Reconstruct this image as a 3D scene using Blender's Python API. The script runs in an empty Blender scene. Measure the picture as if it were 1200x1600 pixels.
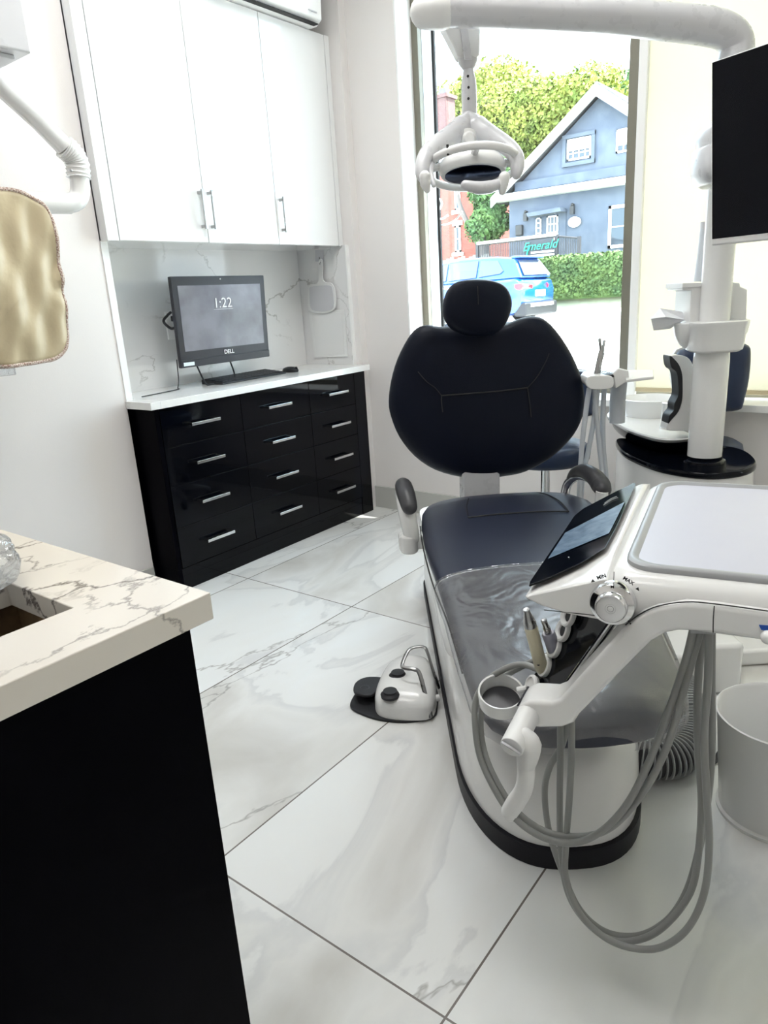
import bpy, bmesh, math, random
from mathutils import Vector, Matrix, noise
random.seed(7)
C = bpy.context.scene.collection
SC = bpy.context.scene
PI = math.pi

# ---------------------------------------------------------------- camera
cam_d = bpy.data.cameras.new('camera')
cam = bpy.data.objects.new('camera', cam_d); C.objects.link(cam)
yaw, pitch, roll = -0.667194583, 0.293681255, -0.0629974727
fwd = Vector((math.sin(yaw)*math.cos(pitch), math.cos(yaw)*math.cos(pitch), -math.sin(pitch)))
rt = Vector((math.cos(yaw), -math.sin(yaw), 0)); up = rt.cross(fwd)
r2 = math.cos(roll)*rt + math.sin(roll)*up
u2 = -math.sin(roll)*rt + math.cos(roll)*up
cam.matrix_world = Matrix(((r2.x, u2.x, -fwd.x, 0), (r2.y, u2.y, -fwd.y, 0), (r2.z, u2.z, -fwd.z, 1.161), (0, 0, 0, 1)))
cam_d.sensor_fit = 'VERTICAL'; cam_d.sensor_height = 32.0; cam_d.lens = 32.0*1110/1600
cam_d.clip_start = 0.02; cam_d.clip_end = 400
SC.camera = cam

# ---------------------------------------------------------------- view and world
SC.view_settings.view_transform = 'Standard'; SC.view_settings.look = 'None'
SC.view_settings.gamma = 1.0; SC.view_settings.use_curve_mapping = False
SC.view_settings.exposure = 0.78
W = bpy.data.worlds.new('sky'); SC.world = W; W.use_nodes = True
wn = W.node_tree; wn.nodes.clear()
def wnode(t, **k):
    n = wn.nodes.new(t)
    for a, b in k.items(): setattr(n, a, b)
    return n
wo = wnode('ShaderNodeOutputWorld'); bg = wnode('ShaderNodeBackground')
tc = wnode('ShaderNodeTexCoord'); mp = wnode('ShaderNodeMapping'); mp.inputs['Scale'].default_value = (1, 1, 2.2)
nz = wnode('ShaderNodeTexNoise'); nz.inputs['Scale'].default_value = 2.3; nz.inputs['Detail'].default_value = 6
cr = wnode('ShaderNodeValToRGB')
cr.color_ramp.elements[0].position = 0.40; cr.color_ramp.elements[0].color = (0.50, 0.74, 0.92, 1)
cr.color_ramp.elements[1].position = 0.56; cr.color_ramp.elements[1].color = (0.90, 0.95, 1.0, 1)
wn.links.new(tc.outputs['Generated'], mp.inputs['Vector']); wn.links.new(mp.outputs['Vector'], nz.inputs['Vector'])
wn.links.new(nz.outputs['Fac'], cr.inputs['Fac']); wn.links.new(cr.outputs['Color'], bg.inputs['Color'])
bg.inputs['Strength'].default_value = 6.5
wn.links.new(bg.outputs['Background'], wo.inputs['Surface'])

def lamp(name, kind, loc, energy, color=(1, 1, 1), size=None, sizey=None, rot=None):
    d = bpy.data.lights.new(name, kind); d.energy = energy; d.color = color
    if kind == 'AREA':
        d.shape = 'RECTANGLE'; d.size = size; d.size_y = sizey or size
    o = bpy.data.objects.new(name, d); C.objects.link(o); o.location = loc
    if rot: o.rotation_euler = rot
    return o
sun = lamp('sun', 'SUN', (8, 12, 12), 16.0, (1.0, 0.95, 0.86)); sun.data.angle = 0.01
sun.rotation_euler = Vector((-0.80, -0.30, -1.45)).to_track_quat('-Z', 'Y').to_euler()
# unseen area lamps under the ceiling, added to brighten the interior
lamp('ceiling_fill_light', 'AREA', (-1.3, 1.7, 2.90), 15, (1, 0.99, 0.98), 1.2, 0.6)
lamp('ceiling_fill_light', 'AREA', (-1.0, 0.0, 2.90), 10, (1, 0.98, 0.96), 1.2, 0.6)
lamp('ceiling_fill_light', 'AREA', (0.9, 1.2, 2.90), 5, (1, 0.98, 0.96), 1.2, 0.6)

# ---------------------------------------------------------------- materials
def mat(name, col=(.8, .8, .8), rough=.5, metal=0, coat=0, spec=.5, bump=None, emit=None, trans=0, ior=1.45, aniso=0):
    m = bpy.data.materials.new(name); m.use_nodes = True
    nt = m.node_tree; b = nt.nodes['Principled BSDF']
    b.inputs['Base Color'].default_value = (*col, 1); b.inputs['Roughness'].default_value = rough
    b.inputs['Metallic'].default_value = metal; b.inputs['Coat Weight'].default_value = coat
    b.inputs['Coat Roughness'].default_value = .04
    b.inputs['Specular IOR Level'].default_value = spec
    b.inputs['Transmission Weight'].default_value = trans; b.inputs['IOR'].default_value = ior
    b.inputs['Anisotropic'].default_value = aniso
    if emit:
        b.inputs['Emission Color'].default_value = (*emit[0], 1); b.inputs['Emission Strength'].default_value = emit[1]
    tcn = nt.nodes.new('ShaderNodeTexCoord'); n = nt.nodes.new('ShaderNodeTexNoise')
    sc_, st_ = bump if bump else (30, 0.0)
    n.inputs['Scale'].default_value = sc_; n.inputs['Detail'].default_value = 4
    nt.links.new(tcn.outputs['Object'], n.inputs['Vector'])
    if bump:
        bp = nt.nodes.new('ShaderNodeBump'); bp.inputs['Strength'].default_value = st_; bp.inputs['Distance'].default_value = .01
        nt.links.new(n.outputs['Fac'], bp.inputs['Height']); nt.links.new(bp.outputs['Normal'], b.inputs['Normal'])
    else:   # faint unevenness of the gloss
        mr = nt.nodes.new('ShaderNodeMapRange'); mr.inputs['To Min'].default_value = max(0, rough*.85); mr.inputs['To Max'].default_value = min(1, rough*1.15+.005)
        nt.links.new(n.outputs['Fac'], mr.inputs['Value']); nt.links.new(mr.outputs['Result'], b.inputs['Roughness'])
    return m

def link(nt, a, b): nt.links.new(a, b)
def math_(nt, op, a, b=None, c=None):
    n = nt.nodes.new('ShaderNodeMath'); n.operation = op
    for i, v in enumerate((a, b, c)):
        if v is None: continue
        if isinstance(v, (int, float)): n.inputs[i].default_value = v
        else: nt.links.new(v, n.inputs[i])
    return n.outputs[0]
def mixc(nt, f, a, b):
    n = nt.nodes.new('ShaderNodeMix'); n.data_type = 'RGBA'
    for s, v in ((n.inputs[0], f), (n.inputs[6], a), (n.inputs[7], b)):
        if isinstance(v, (int, float)): s.default_value = v
        elif isinstance(v, tuple): s.default_value = (*v, 1)
        else: nt.links.new(v, s)
    return n.outputs[2]
def vein(nt, vec, scale, width, distort=1.2, seed=0.0, detail=5):
    """thin meandering stone veins: dark where a warped noise crosses its middle value"""
    mpn = nt.nodes.new('ShaderNodeMapping'); mpn.inputs['Location'].default_value = (seed, seed*.7, seed*1.3)
    nt.links.new(vec, mpn.inputs['Vector'])
    n = nt.nodes.new('ShaderNodeTexNoise'); n.inputs['Scale'].default_value = scale; n.inputs['Detail'].default_value = detail
    n.inputs['Roughness'].default_value = .55; n.inputs['Distortion'].default_value = distort
    nt.links.new(mpn.outputs[0], n.inputs['Vector'])
    d = math_(nt, 'ABSOLUTE', math_(nt, 'SUBTRACT', n.outputs['Fac'], .5))
    ln = math_(nt, 'SUBTRACT', 1.0, math_(nt, 'MINIMUM', math_(nt, 'DIVIDE', d, width), 1.0))
    m = nt.nodes.new('ShaderNodeTexNoise'); m.inputs['Scale'].default_value = scale*.8; nt.links.new(mpn.outputs[0], m.inputs['Vector'])
    mk = nt.nodes.new('ShaderNodeMapRange'); mk.inputs['From Min'].default_value = .46; mk.inputs['From Max'].default_value = .60
    nt.links.new(m.outputs['Fac'], mk.inputs['Value'])
    return math_(nt, 'MULTIPLY', ln, mk.outputs[0])
def cracks(nt, vec, scale, width, seed=0., lo=.47, hi=.56):
    """branching hairline veins: edges of a warped cell pattern, fading in and out"""
    mpn = nt.nodes.new('ShaderNodeMapping'); mpn.inputs['Location'].default_value = (seed, seed*.7, seed*1.3); mpn.inputs['Rotation'].default_value = (.3, .2, .6); mpn.inputs['Scale'].default_value = (1, .6, 1)
    nt.links.new(vec, mpn.inputs['Vector'])
    n = nt.nodes.new('ShaderNodeTexNoise'); n.inputs['Scale'].default_value = scale*2.2; n.inputs['Detail'].default_value = 6; n.inputs['Roughness'].default_value = .62
    nt.links.new(mpn.outputs[0], n.inputs['Vector'])
    va = nt.nodes.new('ShaderNodeVectorMath'); va.operation = 'SCALE'; va.inputs['Scale'].default_value = .55/scale
    nt.links.new(n.outputs['Color'], va.inputs[0])
    vb = nt.nodes.new('ShaderNodeVectorMath'); vb.operation = 'ADD'; nt.links.new(mpn.outputs[0], vb.inputs[0]); nt.links.new(va.outputs[0], vb.inputs[1])
    vo = nt.nodes.new('ShaderNodeTexVoronoi'); vo.feature = 'DISTANCE_TO_EDGE'; vo.inputs['Scale'].default_value = scale; nt.links.new(vb.outputs[0], vo.inputs['Vector'])
    ln = math_(nt, 'SUBTRACT', 1.0, math_(nt, 'MINIMUM', math_(nt, 'DIVIDE', vo.outputs['Distance'], width), 1.0))
    m = nt.nodes.new('ShaderNodeTexNoise'); m.inputs['Scale'].default_value = scale*1.1; m.inputs['Detail'].default_value = 3; nt.links.new(mpn.outputs[0], m.inputs['Vector'])
    mk = nt.nodes.new('ShaderNodeMapRange'); mk.inputs['From Min'].default_value = lo; mk.inputs['From Max'].default_value = hi
    nt.links.new(m.outputs['Fac'], mk.inputs['Value'])
    return math_(nt, 'MULTIPLY', ln, mk.outputs[0])
def marble(name, base, veinc, scale, width, rough=.12, seed=0., second=None, amt=.8, lo=.47, hi=.56):
    m = mat(name, base, rough, coat=.3); nt = m.node_tree; b = nt.nodes['Principled BSDF']
    g = nt.nodes.new('ShaderNodeNewGeometry')
    v = cracks(nt, g.outputs['Position'], scale, width, seed, lo, hi)
    v2 = cracks(nt, g.outputs['Position'], scale*1.9, width*1.2, seed+5.3, lo+.04, hi+.04)
    f = math_(nt, 'MULTIPLY', math_(nt, 'MAXIMUM', v, math_(nt, 'MULTIPLY', v2, .7)), amt)
    n = nt.nodes.new('ShaderNodeTexNoise'); n.inputs['Scale'].default_value = 2.2; n.inputs['Detail'].default_value = 5
    nt.links.new(g.outputs['Position'], n.inputs['Vector'])
    cl = mixc(nt, n.outputs['Fac'], base, second or tuple(c*.9 for c in base))
    nt.links.new(mixc(nt, f, cl, veinc), b.inputs['Base Color'])
    return m

def floor_mat():
    m = mat('glazed_marble_tiles', (.8, .8, .8), .13, coat=.35); nt = m.node_tree; b = nt.nodes['Principled BSDF']
    g = nt.nodes.new('ShaderNodeNewGeometry'); sp = nt.nodes.new('ShaderNodeSeparateXYZ'); link(nt, g.outputs['Position'], sp.inputs[0])
    def cell(o, off, per):
        q = math_(nt, 'DIVIDE', math_(nt, 'SUBTRACT', o, off), per)
        fl = math_(nt, 'FLOOR', q); fr = math_(nt, 'FRACT', q)
        d = math_(nt, 'MULTIPLY', math_(nt, 'MINIMUM', fr, math_(nt, 'SUBTRACT', 1.0, fr)), per)
        return fl, d
    fx, dx = cell(sp.outputs[0], -.514, .6); fy, dy = cell(sp.outputs[1], .732, 1.2)
    grout = math_(nt, 'LESS_THAN', math_(nt, 'MINIMUM', dx, dy), .0021)
    cmb = nt.nodes.new('ShaderNodeCombineXYZ')
    link(nt, math_(nt, 'ADD', sp.outputs[0], math_(nt, 'MULTIPLY', fx, 3.7)), cmb.inputs[0])
    link(nt, math_(nt, 'ADD', sp.outputs[1], math_(nt, 'MULTIPLY', fy, 5.1)), cmb.inputs[1])
    link(nt, math_(nt, 'ADD', math_(nt, 'MULTIPLY', fx, 1.3), math_(nt, 'MULTIPLY', fy, 2.9)), cmb.inputs[2])
    mpn = nt.nodes.new('ShaderNodeMapping'); mpn.inputs['Rotation'].default_value = (0, 0, .5); mpn.inputs['Scale'].default_value = (1, .55, 1)
    link(nt, cmb.outputs[0], mpn.inputs['Vector'])
    n = nt.nodes.new('ShaderNodeTexNoise'); n.inputs['Scale'].default_value = 2.0; n.inputs['Detail'].default_value = 8; n.inputs['Distortion'].default_value = .9
    link(nt, mpn.outputs[0], n.inputs['Vector'])
    r = nt.nodes.new('ShaderNodeValToRGB'); e = r.color_ramp.elements
    e[0].position = .30; e[0].color = (.56, .55, .52, 1); e[1].position = .64; e[1].color = (.79, .81, .81, 1)
    e.new(.47).color = (.75, .755, .74, 1); e.new(.515).color = (.66, .67, .67, 1); e.new(.53).color = (.77, .78, .77, 1)
    link(nt, n.outputs['Fac'], r.inputs['Fac'])
    v = cracks(nt, mpn.outputs[0], 1.15, .0060, 2.0, .50, .57)
    c1 = mixc(nt, math_(nt, 'MULTIPLY', v, .75), r.outputs['Color'], (.30, .29, .28))
    link(nt, mixc(nt, grout, c1, (.17, .15, .14)), b.inputs['Base Color'])
    for l in list(b.inputs['Roughness'].links): nt.links.remove(l)
    link(nt, math_(nt, 'ADD', math_(nt, 'MULTIPLY', n.outputs['Fac'], .10), .13), b.inputs['Roughness'])
    return m

def thin_glass(name, tint=(1, 1, 1), gloss=.08, rough=.0, bump=None, haze=0):
    m = bpy.data.materials.new(name); m.use_nodes = True; nt = m.node_tree; nt.nodes.clear()
    o = nt.nodes.new('ShaderNodeOutputMaterial'); mx = nt.nodes.new('ShaderNodeMixShader')
    t = nt.nodes.new('ShaderNodeBsdfTransparent'); t.inputs[0].default_value = (*tint, 1)
    gl = nt.nodes.new('ShaderNodeBsdfGlossy'); gl.inputs['Roughness'].default_value = rough
    lw = nt.nodes.new('ShaderNodeLayerWeight'); lw.inputs[0].default_value = .35
    f = math_(nt, 'ADD', math_(nt, 'MULTIPLY', lw.outputs['Fresnel'], .6), gloss)
    link(nt, f, mx.inputs[0]); link(nt, t.outputs[0], mx.inputs[1]); link(nt, gl.outputs[0], mx.inputs[2])
    if bump:
        tcn = nt.nodes.new('ShaderNodeTexCoord'); n = nt.nodes.new('ShaderNodeTexNoise'); n.inputs['Scale'].default_value = bump[0]; n.inputs['Distortion'].default_value = 1.5
        bp = nt.nodes.new('ShaderNodeBump'); bp.inputs['Strength'].default_value = bump[1]; bp.inputs['Distance'].default_value = .02
        link(nt, tcn.outputs['Object'], n.inputs['Vector']); link(nt, n.outputs['Fac'], bp.inputs['Height'])
        link(nt, bp.outputs[0], gl.inputs['Normal']); link(nt, bp.outputs[0], lw.inputs['Normal'])
    if haze:
        df = nt.nodes.new('ShaderNodeBsdfDiffuse'); df.inputs[0].default_value = (.5, .5, .51, 1); m2 = nt.nodes.new('ShaderNodeMixShader'); m2.inputs[0].default_value = haze
        link(nt, mx.outputs[0], m2.inputs[1]); link(nt, df.outputs[0], m2.inputs[2]); link(nt, m2.outputs[0], o.inputs[0]); return m
    link(nt, mx.outputs[0], o.inputs[0]); return m

def translucent(name, col, fac=.6):
    m = bpy.data.materials.new(name); m.use_nodes = True; nt = m.node_tree; nt.nodes.clear()
    o = nt.nodes.new('ShaderNodeOutputMaterial'); mx = nt.nodes.new('ShaderNodeMixShader'); mx.inputs[0].default_value = fac
    a = nt.nodes.new('ShaderNodeBsdfDiffuse'); b = nt.nodes.new('ShaderNodeBsdfTranslucent')
    tcn = nt.nodes.new('ShaderNodeTexCoord'); n = nt.nodes.new('ShaderNodeTexNoise'); n.inputs['Scale'].default_value = 350
    link(nt, tcn.outputs['Object'], n.inputs['Vector'])
    c = mixc(nt, n.outputs['Fac'], tuple(v*.96 for v in col), col)
    link(nt, c, a.inputs[0]); link(nt, c, b.inputs[0])
    link(nt, a.outputs[0], mx.inputs[1]); link(nt, b.outputs[0], mx.inputs[2]); link(nt, mx.outputs[0], o.inputs[0]); return m

def bricks(name, c1, c2, mortar, scale):
    m = mat(name, c1, .9); nt = m.node_tree; b = nt.nodes['Principled BSDF']
    t = nt.nodes.new('ShaderNodeTexBrick'); t.inputs['Color1'].default_value = (*c1, 1); t.inputs['Color2'].default_value = (*c2, 1)
    t.inputs['Mortar'].default_value = (*mortar, 1); t.inputs['Scale'].default_value = scale; t.inputs['Mortar Size'].default_value = .012
    g = nt.nodes.new('ShaderNodeTexCoord'); sp = nt.nodes.new('ShaderNodeSeparateXYZ'); cb = nt.nodes.new('ShaderNodeCombineXYZ')
    link(nt, g.outputs['Object'], sp.inputs[0]); link(nt, math_(nt, 'ADD', sp.outputs[0], sp.outputs[1]), cb.inputs[0]); link(nt, sp.outputs[2], cb.inputs[1])
    link(nt, cb.outputs[0], t.inputs['Vector']); link(nt, t.outputs['Color'], b.inputs['Base Color']); return m
def varied(name, c1, c2, scale, rough=.8, **k):
    m = mat(name, c1, rough, **k); nt = m.node_tree; b = nt.nodes['Principled BSDF']
    tcn = nt.nodes.new('ShaderNodeTexCoord'); n = nt.nodes.new('ShaderNodeTexNoise'); n.inputs['Scale'].default_value = scale; n.inputs['Detail'].default_value = 5
    link(nt, tcn.outputs['Object'], n.inputs['Vector']); cr_ = nt.nodes.new('ShaderNodeValToRGB')
    cr_.color_ramp.elements[0].position = .35; cr_.color_ramp.elements[0].color = (*c1, 1); cr_.color_ramp.elements[1].position = .65; cr_.color_ramp.elements[1].color = (*c2, 1)
    link(nt, n.outputs['Fac'], cr_.inputs[0]); link(nt, cr_.outputs[0], b.inputs['Base Color']); return m

M = dict(
    wall=mat('warm_white_paint', (.80, .765, .745), .6, bump=(180, .03)),
    ceil=mat('ceiling_paint', (.85, .85, .84), .8),
    floor=floor_mat(),
    backsplash=marble('white_veined_quartz', (.81, .805, .80), (.36, .35, .33), 1.9, .013, .10, 3.1, (.775, .77, .765)),
    counter=marble('cream_veined_quartz', (.80, .76, .70), (.15, .13, .12), 4.2, .016, .16, 1.2, (.70, .65, .58), 1.0, .36, .5),
    ctop=marble('plain_white_quartz', (.88, .88, .86), (.6, .6, .58), 1.6, .008, .10, 9.1, (.86, .86, .85), .4),
    base=mat('grey_skirting', (.50, .50, .47), .35),
    gwhite=mat('gloss_white_lacquer', (.84, .845, .845), .06, coat=.6),
    black=mat('gloss_black_lacquer', (.0010, .0014, .003), .05, coat=.0, spec=.22),
    blackp=mat('satin_black_panel', (.0008, .0008, .002), .35, spec=.03),
    darkseam=mat('dark_seam', (.02, .02, .02), .6),
    plastic=mat('white_moulded_plastic', (.80, .80, .79), .22, coat=.25),
    plasticw=mat('matt_white_plastic', (.78, .78, .77), .4),
    greyp=mat('light_grey_plastic', (.55, .55, .57), .35),
    greyarm=mat('pale_grey_enamel', (.60, .60, .62), .28, coat=.2),
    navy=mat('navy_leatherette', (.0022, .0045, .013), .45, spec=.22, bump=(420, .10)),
    navy_lit=mat('navy_leatherette_lit', (.013, .018, .040), .42, spec=.75, bump=(420, .14)),  # same leatherette as the back, lightened: the light on the seat is painted in
    navyb=mat('navy_stool_vinyl', (.010, .022, .060), .4, spec=.5),
    rubber=mat('black_rubber', (.012, .013, .016), .5),
    skirt=mat('black_base_band', (.006, .006, .010), .45, spec=.3),
    pad=mat('charcoal_armrest_pad', (.045, .045, .05), .38),
    chrome=mat('chrome', (.75, .75, .76), .12, 1), steel=mat('brushed_steel', (.38, .38, .38), .28, 1, aniso=.5),
    nickel=mat('satin_nickel', (.50, .50, .50), .28, 1),
    tray=mat('lavender_grey_tray_mat', (.55, .555, .63), .4), trayrim=mat('grey_tray_rim', (.36, .37, .38), .4),
    glassblk=mat('black_glass_panel', (.002, .003, .006), .10, spec=.22),
    lcd=varied('touch_display', (.05, .09, .15), (.15, .21, .29), 60, .3, spec=.2),
    hose=mat('grey_silicone_hose', (.27, .275, .265), .38),
    hosew=mat('pale_blue_grey_hose', (.55, .58, .62), .35),
    ribbed=mat('grey_conduit_ribs', (.36, .37, .37), .4), core=mat('dark_conduit_core', (.03, .03, .033), .5),
    frame=mat('brown_anodised_aluminium', (.20, .19, .15), .45, .2),
    white=mat('white_gloss_trim', (.88, .88, .87), .35),
    bluew=mat('painted_frame_sheen', (.72, .80, .86), .3),  # brown frame's side: bluish sunlit sheen put into the colour
    screen=varied('dark_grey_lock_screen', (.13, .13, .16), (.21, .21, .25), 7, .25, coat=.3),
    bezel=mat('dark_bezel', (.018, .018, .026), .35),
    offscreen=mat('switched_off_screen', (.002, .003, .006), .2, spec=.15),
    ink=mat('black_ink', (.01, .01, .01), .5), inkw=mat('white_print', (.85, .85, .85), .5), inkg=mat('grey_print', (.30, .30, .31), .5),
    blue=mat('blue_label', (.01, .08, .40), .4),
    cream=mat('cream_handpiece', (.70, .65, .48), .35), frost=mat('grey_frosted_connector', (.30, .30, .36), .2),
    apron=mat('beige_coated_fabric', (.52, .44, .29), .42, bump=(9, .5)),
    braid=varied('brown_and_white_braid', (.22, .09, .06), (.75, .68, .60), 260, .8),
    tissue=mat('white_tissue', (.82, .83, .86), .9),
    wood=varied('raw_brown_wood', (.10, .06, .03), (.22, .14, .07), 30, .8),
    film=thin_glass('clear_plastic_film', (.80, .80, .82), .07, .26, (7, .5), .16),
    clearp=thin_glass('clear_plastic', (.93, .95, .97), .10, .05, (30, .3)),
    glass=thin_glass('window_glass', (.97, .99, .99), .0),
    blind=translucent('cream_roller_blind', (.76, .73, .63), .5),
    mirror=mat('lamp_reflector', (.03, .04, .07), .12, 1),
    mirrorface=mat('grey_mirror_back', (.60, .60, .62), .3),
    black_in=mat('dark_interior', (.01, .01, .01), .9),
    # outside
    asphalt=varied('pale_sunlit_road', (.62, .62, .60), (.70, .70, .68), 1.5, .9), kerb=mat('concrete_kerb', (.60, .60, .58), .9),
    grass=varied('lawn', (.30, .32, .22), (.36, .38, .26), 3, .95),
    stucco=varied('blue_grey_stucco', (.075, .092, .125), (.10, .12, .155), 2.5, .9), trimw=mat('white_fascia', (.55, .56, .56), .6),
    roofm=varied('grey_shingles', (.09, .09, .10), (.14, .14, .15), 9, .95),
    pane=mat('dark_window_pane', (.05, .06, .075), .06, coat=.3), winw=mat('white_window_frame', (.75, .75, .72), .5),
    brick=bricks('red_brick', (.24, .055, .045), (.28, .08, .06), (.26, .17, .14), 4.2), brickc=bricks('chimney_brick', (.10, .045, .045), (.13, .065, .06), (.2, .15, .14), 4.5),
    leafy=varied('yellow_green_leaves', (.12, .17, .03), (.30, .32, .06), .9, .8), leafg=varied('green_leaves', (.04, .10, .035), (.10, .18, .05), 1.2, .8),
    hedgem=varied('hedge_leaves', (.045, .085, .03), (.10, .16, .045), 2.0, .85),
    bark=mat('grey_bark', (.14, .12, .11), .95, bump=(20, .6)),
    carblue=mat('bright_blue_car_paint', (.004, .065, .30), .18, coat=1.0), tyre=mat('tyre_rubber', (.015, .015, .015), .8),
    red=mat('red_tail_lamp', (.55, .02, .03), .15, coat=.5), iron=mat('black_iron_railing', (.03, .03, .035), .5),
    sign=mat('dark_banner', (.03, .035, .045), .6), green=mat('emerald_lettering', (.004, .26, .16), .5),
    fencem=mat('grey_fence_boards', (.20, .20, .20), .9),
    lamp=mat('black_lantern', (.02, .02, .02), .4),
)

# ---------------------------------------------------------------- frames and object helpers
ROT = {'W': 0.0, 'S': 0.667194583, 'U': 0.667194583 + math.atan2(-.454, .891)}
cS, sS = math.cos(ROT['S']), math.sin(ROT['S'])
ORG = {'W': (0, 0, 0), 'S': (0, 0, 0), 'U': (cS*.312 - sS*.864, sS*.312 + cS*.864, 0)}
def toworld(fr, p):
    a = ROT[fr]; o = ORG[fr]; c, s = math.cos(a), math.sin(a)
    return Vector((o[0] + c*p[0] - s*p[1], o[1] + s*p[0] + c*p[1], o[2] + p[2]))
INFO = {}
def tag(o, label=None, cat=None, group=None, kind=None):
    if label: o['label'] = label
    if cat: o['category'] = cat
    if group: o['group'] = group
    if kind: o['kind'] = kind
    return o
def thing(name, label, cat, fr, base, group=None):
    o = bpy.data.objects.new(name, None); C.objects.link(o); o.empty_display_size = .05
    o.location = toworld(fr, base); o.rotation_euler = (0, 0, ROT[fr])
    INFO[o.name] = (fr, Vector(base)); return tag(o, label, cat, group)
class MB:
    def __init__(s): s.v = []; s.f = []
    def add(s, v, f):
        n = len(s.v); s.v += [tuple(p) for p in v]; s.f += [tuple(i+n for i in q) for q in f]; return s
    def box(s, a, b):
        x0, y0, z0 = a; x1, y1, z1 = b
        return s.add([(x0,y0,z0),(x1,y0,z0),(x1,y1,z0),(x0,y1,z0),(x0,y0,z1),(x1,y0,z1),(x1,y1,z1),(x0,y1,z1)],
                     [(0,3,2,1),(4,5,6,7),(0,1,5,4),(1,2,6,5),(2,3,7,6),(3,0,4,7)])
    def prism(s, pts, off):
        """closed polygon of 3D points swept by the vector off"""
        n = len(pts); off = Vector(off)
        v = [Vector(p) for p in pts]; v += [p+off for p in v]
        f = [tuple(range(n))[::-1], tuple(range(n, 2*n))] + [(i, (i+1) % n, n+(i+1) % n, n+i) for i in range(n)]
        return s.add(v, f)
    def loft(s, rings, cap=True, closed=True):
        n = len(rings[0]); v = [p for r in rings for p in r]; f = []
        for k in range(len(rings)-1):
            for i in range(n if closed else n-1):
                j = (i+1) % n; f.append((k*n+i, k*n+j, (k+1)*n+j, (k+1)*n+i))
        if cap: f.append(tuple(range(n))[::-1]); f.append(tuple(range((len(rings)-1)*n, len(rings)*n)))
        return s.add(v, f)
    def tube(s, pts, r, n=14, smooth=6, flat=1.0, cap=True, updir=None):
        P = spline(pts, smooth) if smooth > 1 else [Vector(p) for p in pts]
        m = len(P)
        if isinstance(r, (int, float)): R = [r]*m
        else:
            R = []
            for i in range(m):
                t = i/(m-1)*(len(r)-1); k = min(int(t), len(r)-2); R.append(r[k]+(r[k+1]-r[k])*(t-k))
        T = [(P[min(i+1, m-1)]-P[max(i-1, 0)]).normalized() for i in range(m)]
        u = Vector(updir) if updir else (Vector((0, 0, 1)) if abs(T[0].z) < .9 else Vector((1, 0, 0)))
        u = (u - T[0]*u.dot(T[0])).normalized(); rings = []
        for i in range(m):
            u = (u - T[i]*u.dot(T[i])).normalized(); w = T[i].cross(u)
            rings.append([P[i] + (u*math.cos(2*PI*k/n)*flat + w*math.sin(2*PI*k/n))*R[i] for k in range(n)])
        if cap == 'round':
            def endcap(i, sgn):
                out = []
                for a in (.35, .65, .88, .985):
                    rr = math.sqrt(1-a*a); c = P[i] + T[i]*sgn*R[i]*a
                    out.append([c + (q-P[i])*rr for q in rings[i]])
                return out
            rings = endcap(0, -1)[::-1] + rings + endcap(m-1, 1)
        return s.loft(rings)
    def lathe(s, c, axis, prof, n=40, sx=1.0, xdir=None):
        """prof: (radius, height along axis)"""
        ax = Vector(axis).normalized(); u = Vector(xdir) if xdir else (Vector((1, 0, 0)) if abs(ax.x) < .9 else Vector((0, 1, 0)))
        u = (u - ax*u.dot(ax)).normalized(); w = ax.cross(u); c = Vector(c)
        rings = [[c + ax*h + (u*math.cos(2*PI*k/n)*sx + w*math.sin(2*PI*k/n))*max(r, 1e-5) for k in range(n)] for r, h in prof]
        return s.loft(rings, cap=prof[0][0] < .002 and prof[-1][0] < .002)
    def ball(s, c, r, n=20, rx=None):
        rr = rx or (r, r, r); c = Vector(c)
        rings = [[c + Vector((math.cos(2*PI*k/n)*math.sin(a)*rr[0], math.sin(2*PI*k/n)*math.sin(a)*rr[1], math.cos(a)*rr[2])) for k in range(n)] for a in [PI*(i+.02)/(10.04) for i in range(11)]]
        return s.loft(rings)
    def hull(s, pts):
        bm = bmesh.new()
        for p in pts: bm.verts.new(p)
        r = bmesh.ops.convex_hull(bm, input=bm.verts)
        bmesh.ops.delete(bm, geom=[g for g in r['geom_interior'] if isinstance(g, bmesh.types.BMVert)], context='VERTS')
        bmesh.ops.dissolve_limit(bm, angle_limit=.02, verts=bm.verts, edges=bm.edges)
        bm.verts.index_update(); v = [q.co.copy() for q in bm.verts]; f = [tuple(q.index for q in g.verts) for g in bm.faces]; bm.free()
        return s.add(v, f)
    def text(s, string, org, xd, yd, size, thick=.0004, align='CENTER', shear=0, bold=0):
        cu = bpy.data.curves.new('t', 'FONT'); cu.body = string; cu.size = 1; cu.align_x = align; cu.align_y = 'CENTER'; cu.extrude = .5; cu.shear = shear; cu.offset = bold
        o = bpy.data.objects.new('t', cu); C.objects.link(o)
        dg = bpy.context.evaluated_depsgraph_get(); me = bpy.data.meshes.new_from_object(o.evaluated_get(dg))
        xd = Vector(xd).normalized(); yd = Vector(yd).normalized(); zd = xd.cross(yd); org = Vector(org)
        s.add([org + xd*v.co.x*size + yd*v.co.y*size + zd*(v.co.z+.5)*thick for v in me.vertices], [tuple(p.vertices) for p in me.polygons])
        bpy.data.objects.remove(o); bpy.data.curves.remove(cu); bpy.data.meshes.remove(me); return s
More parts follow.
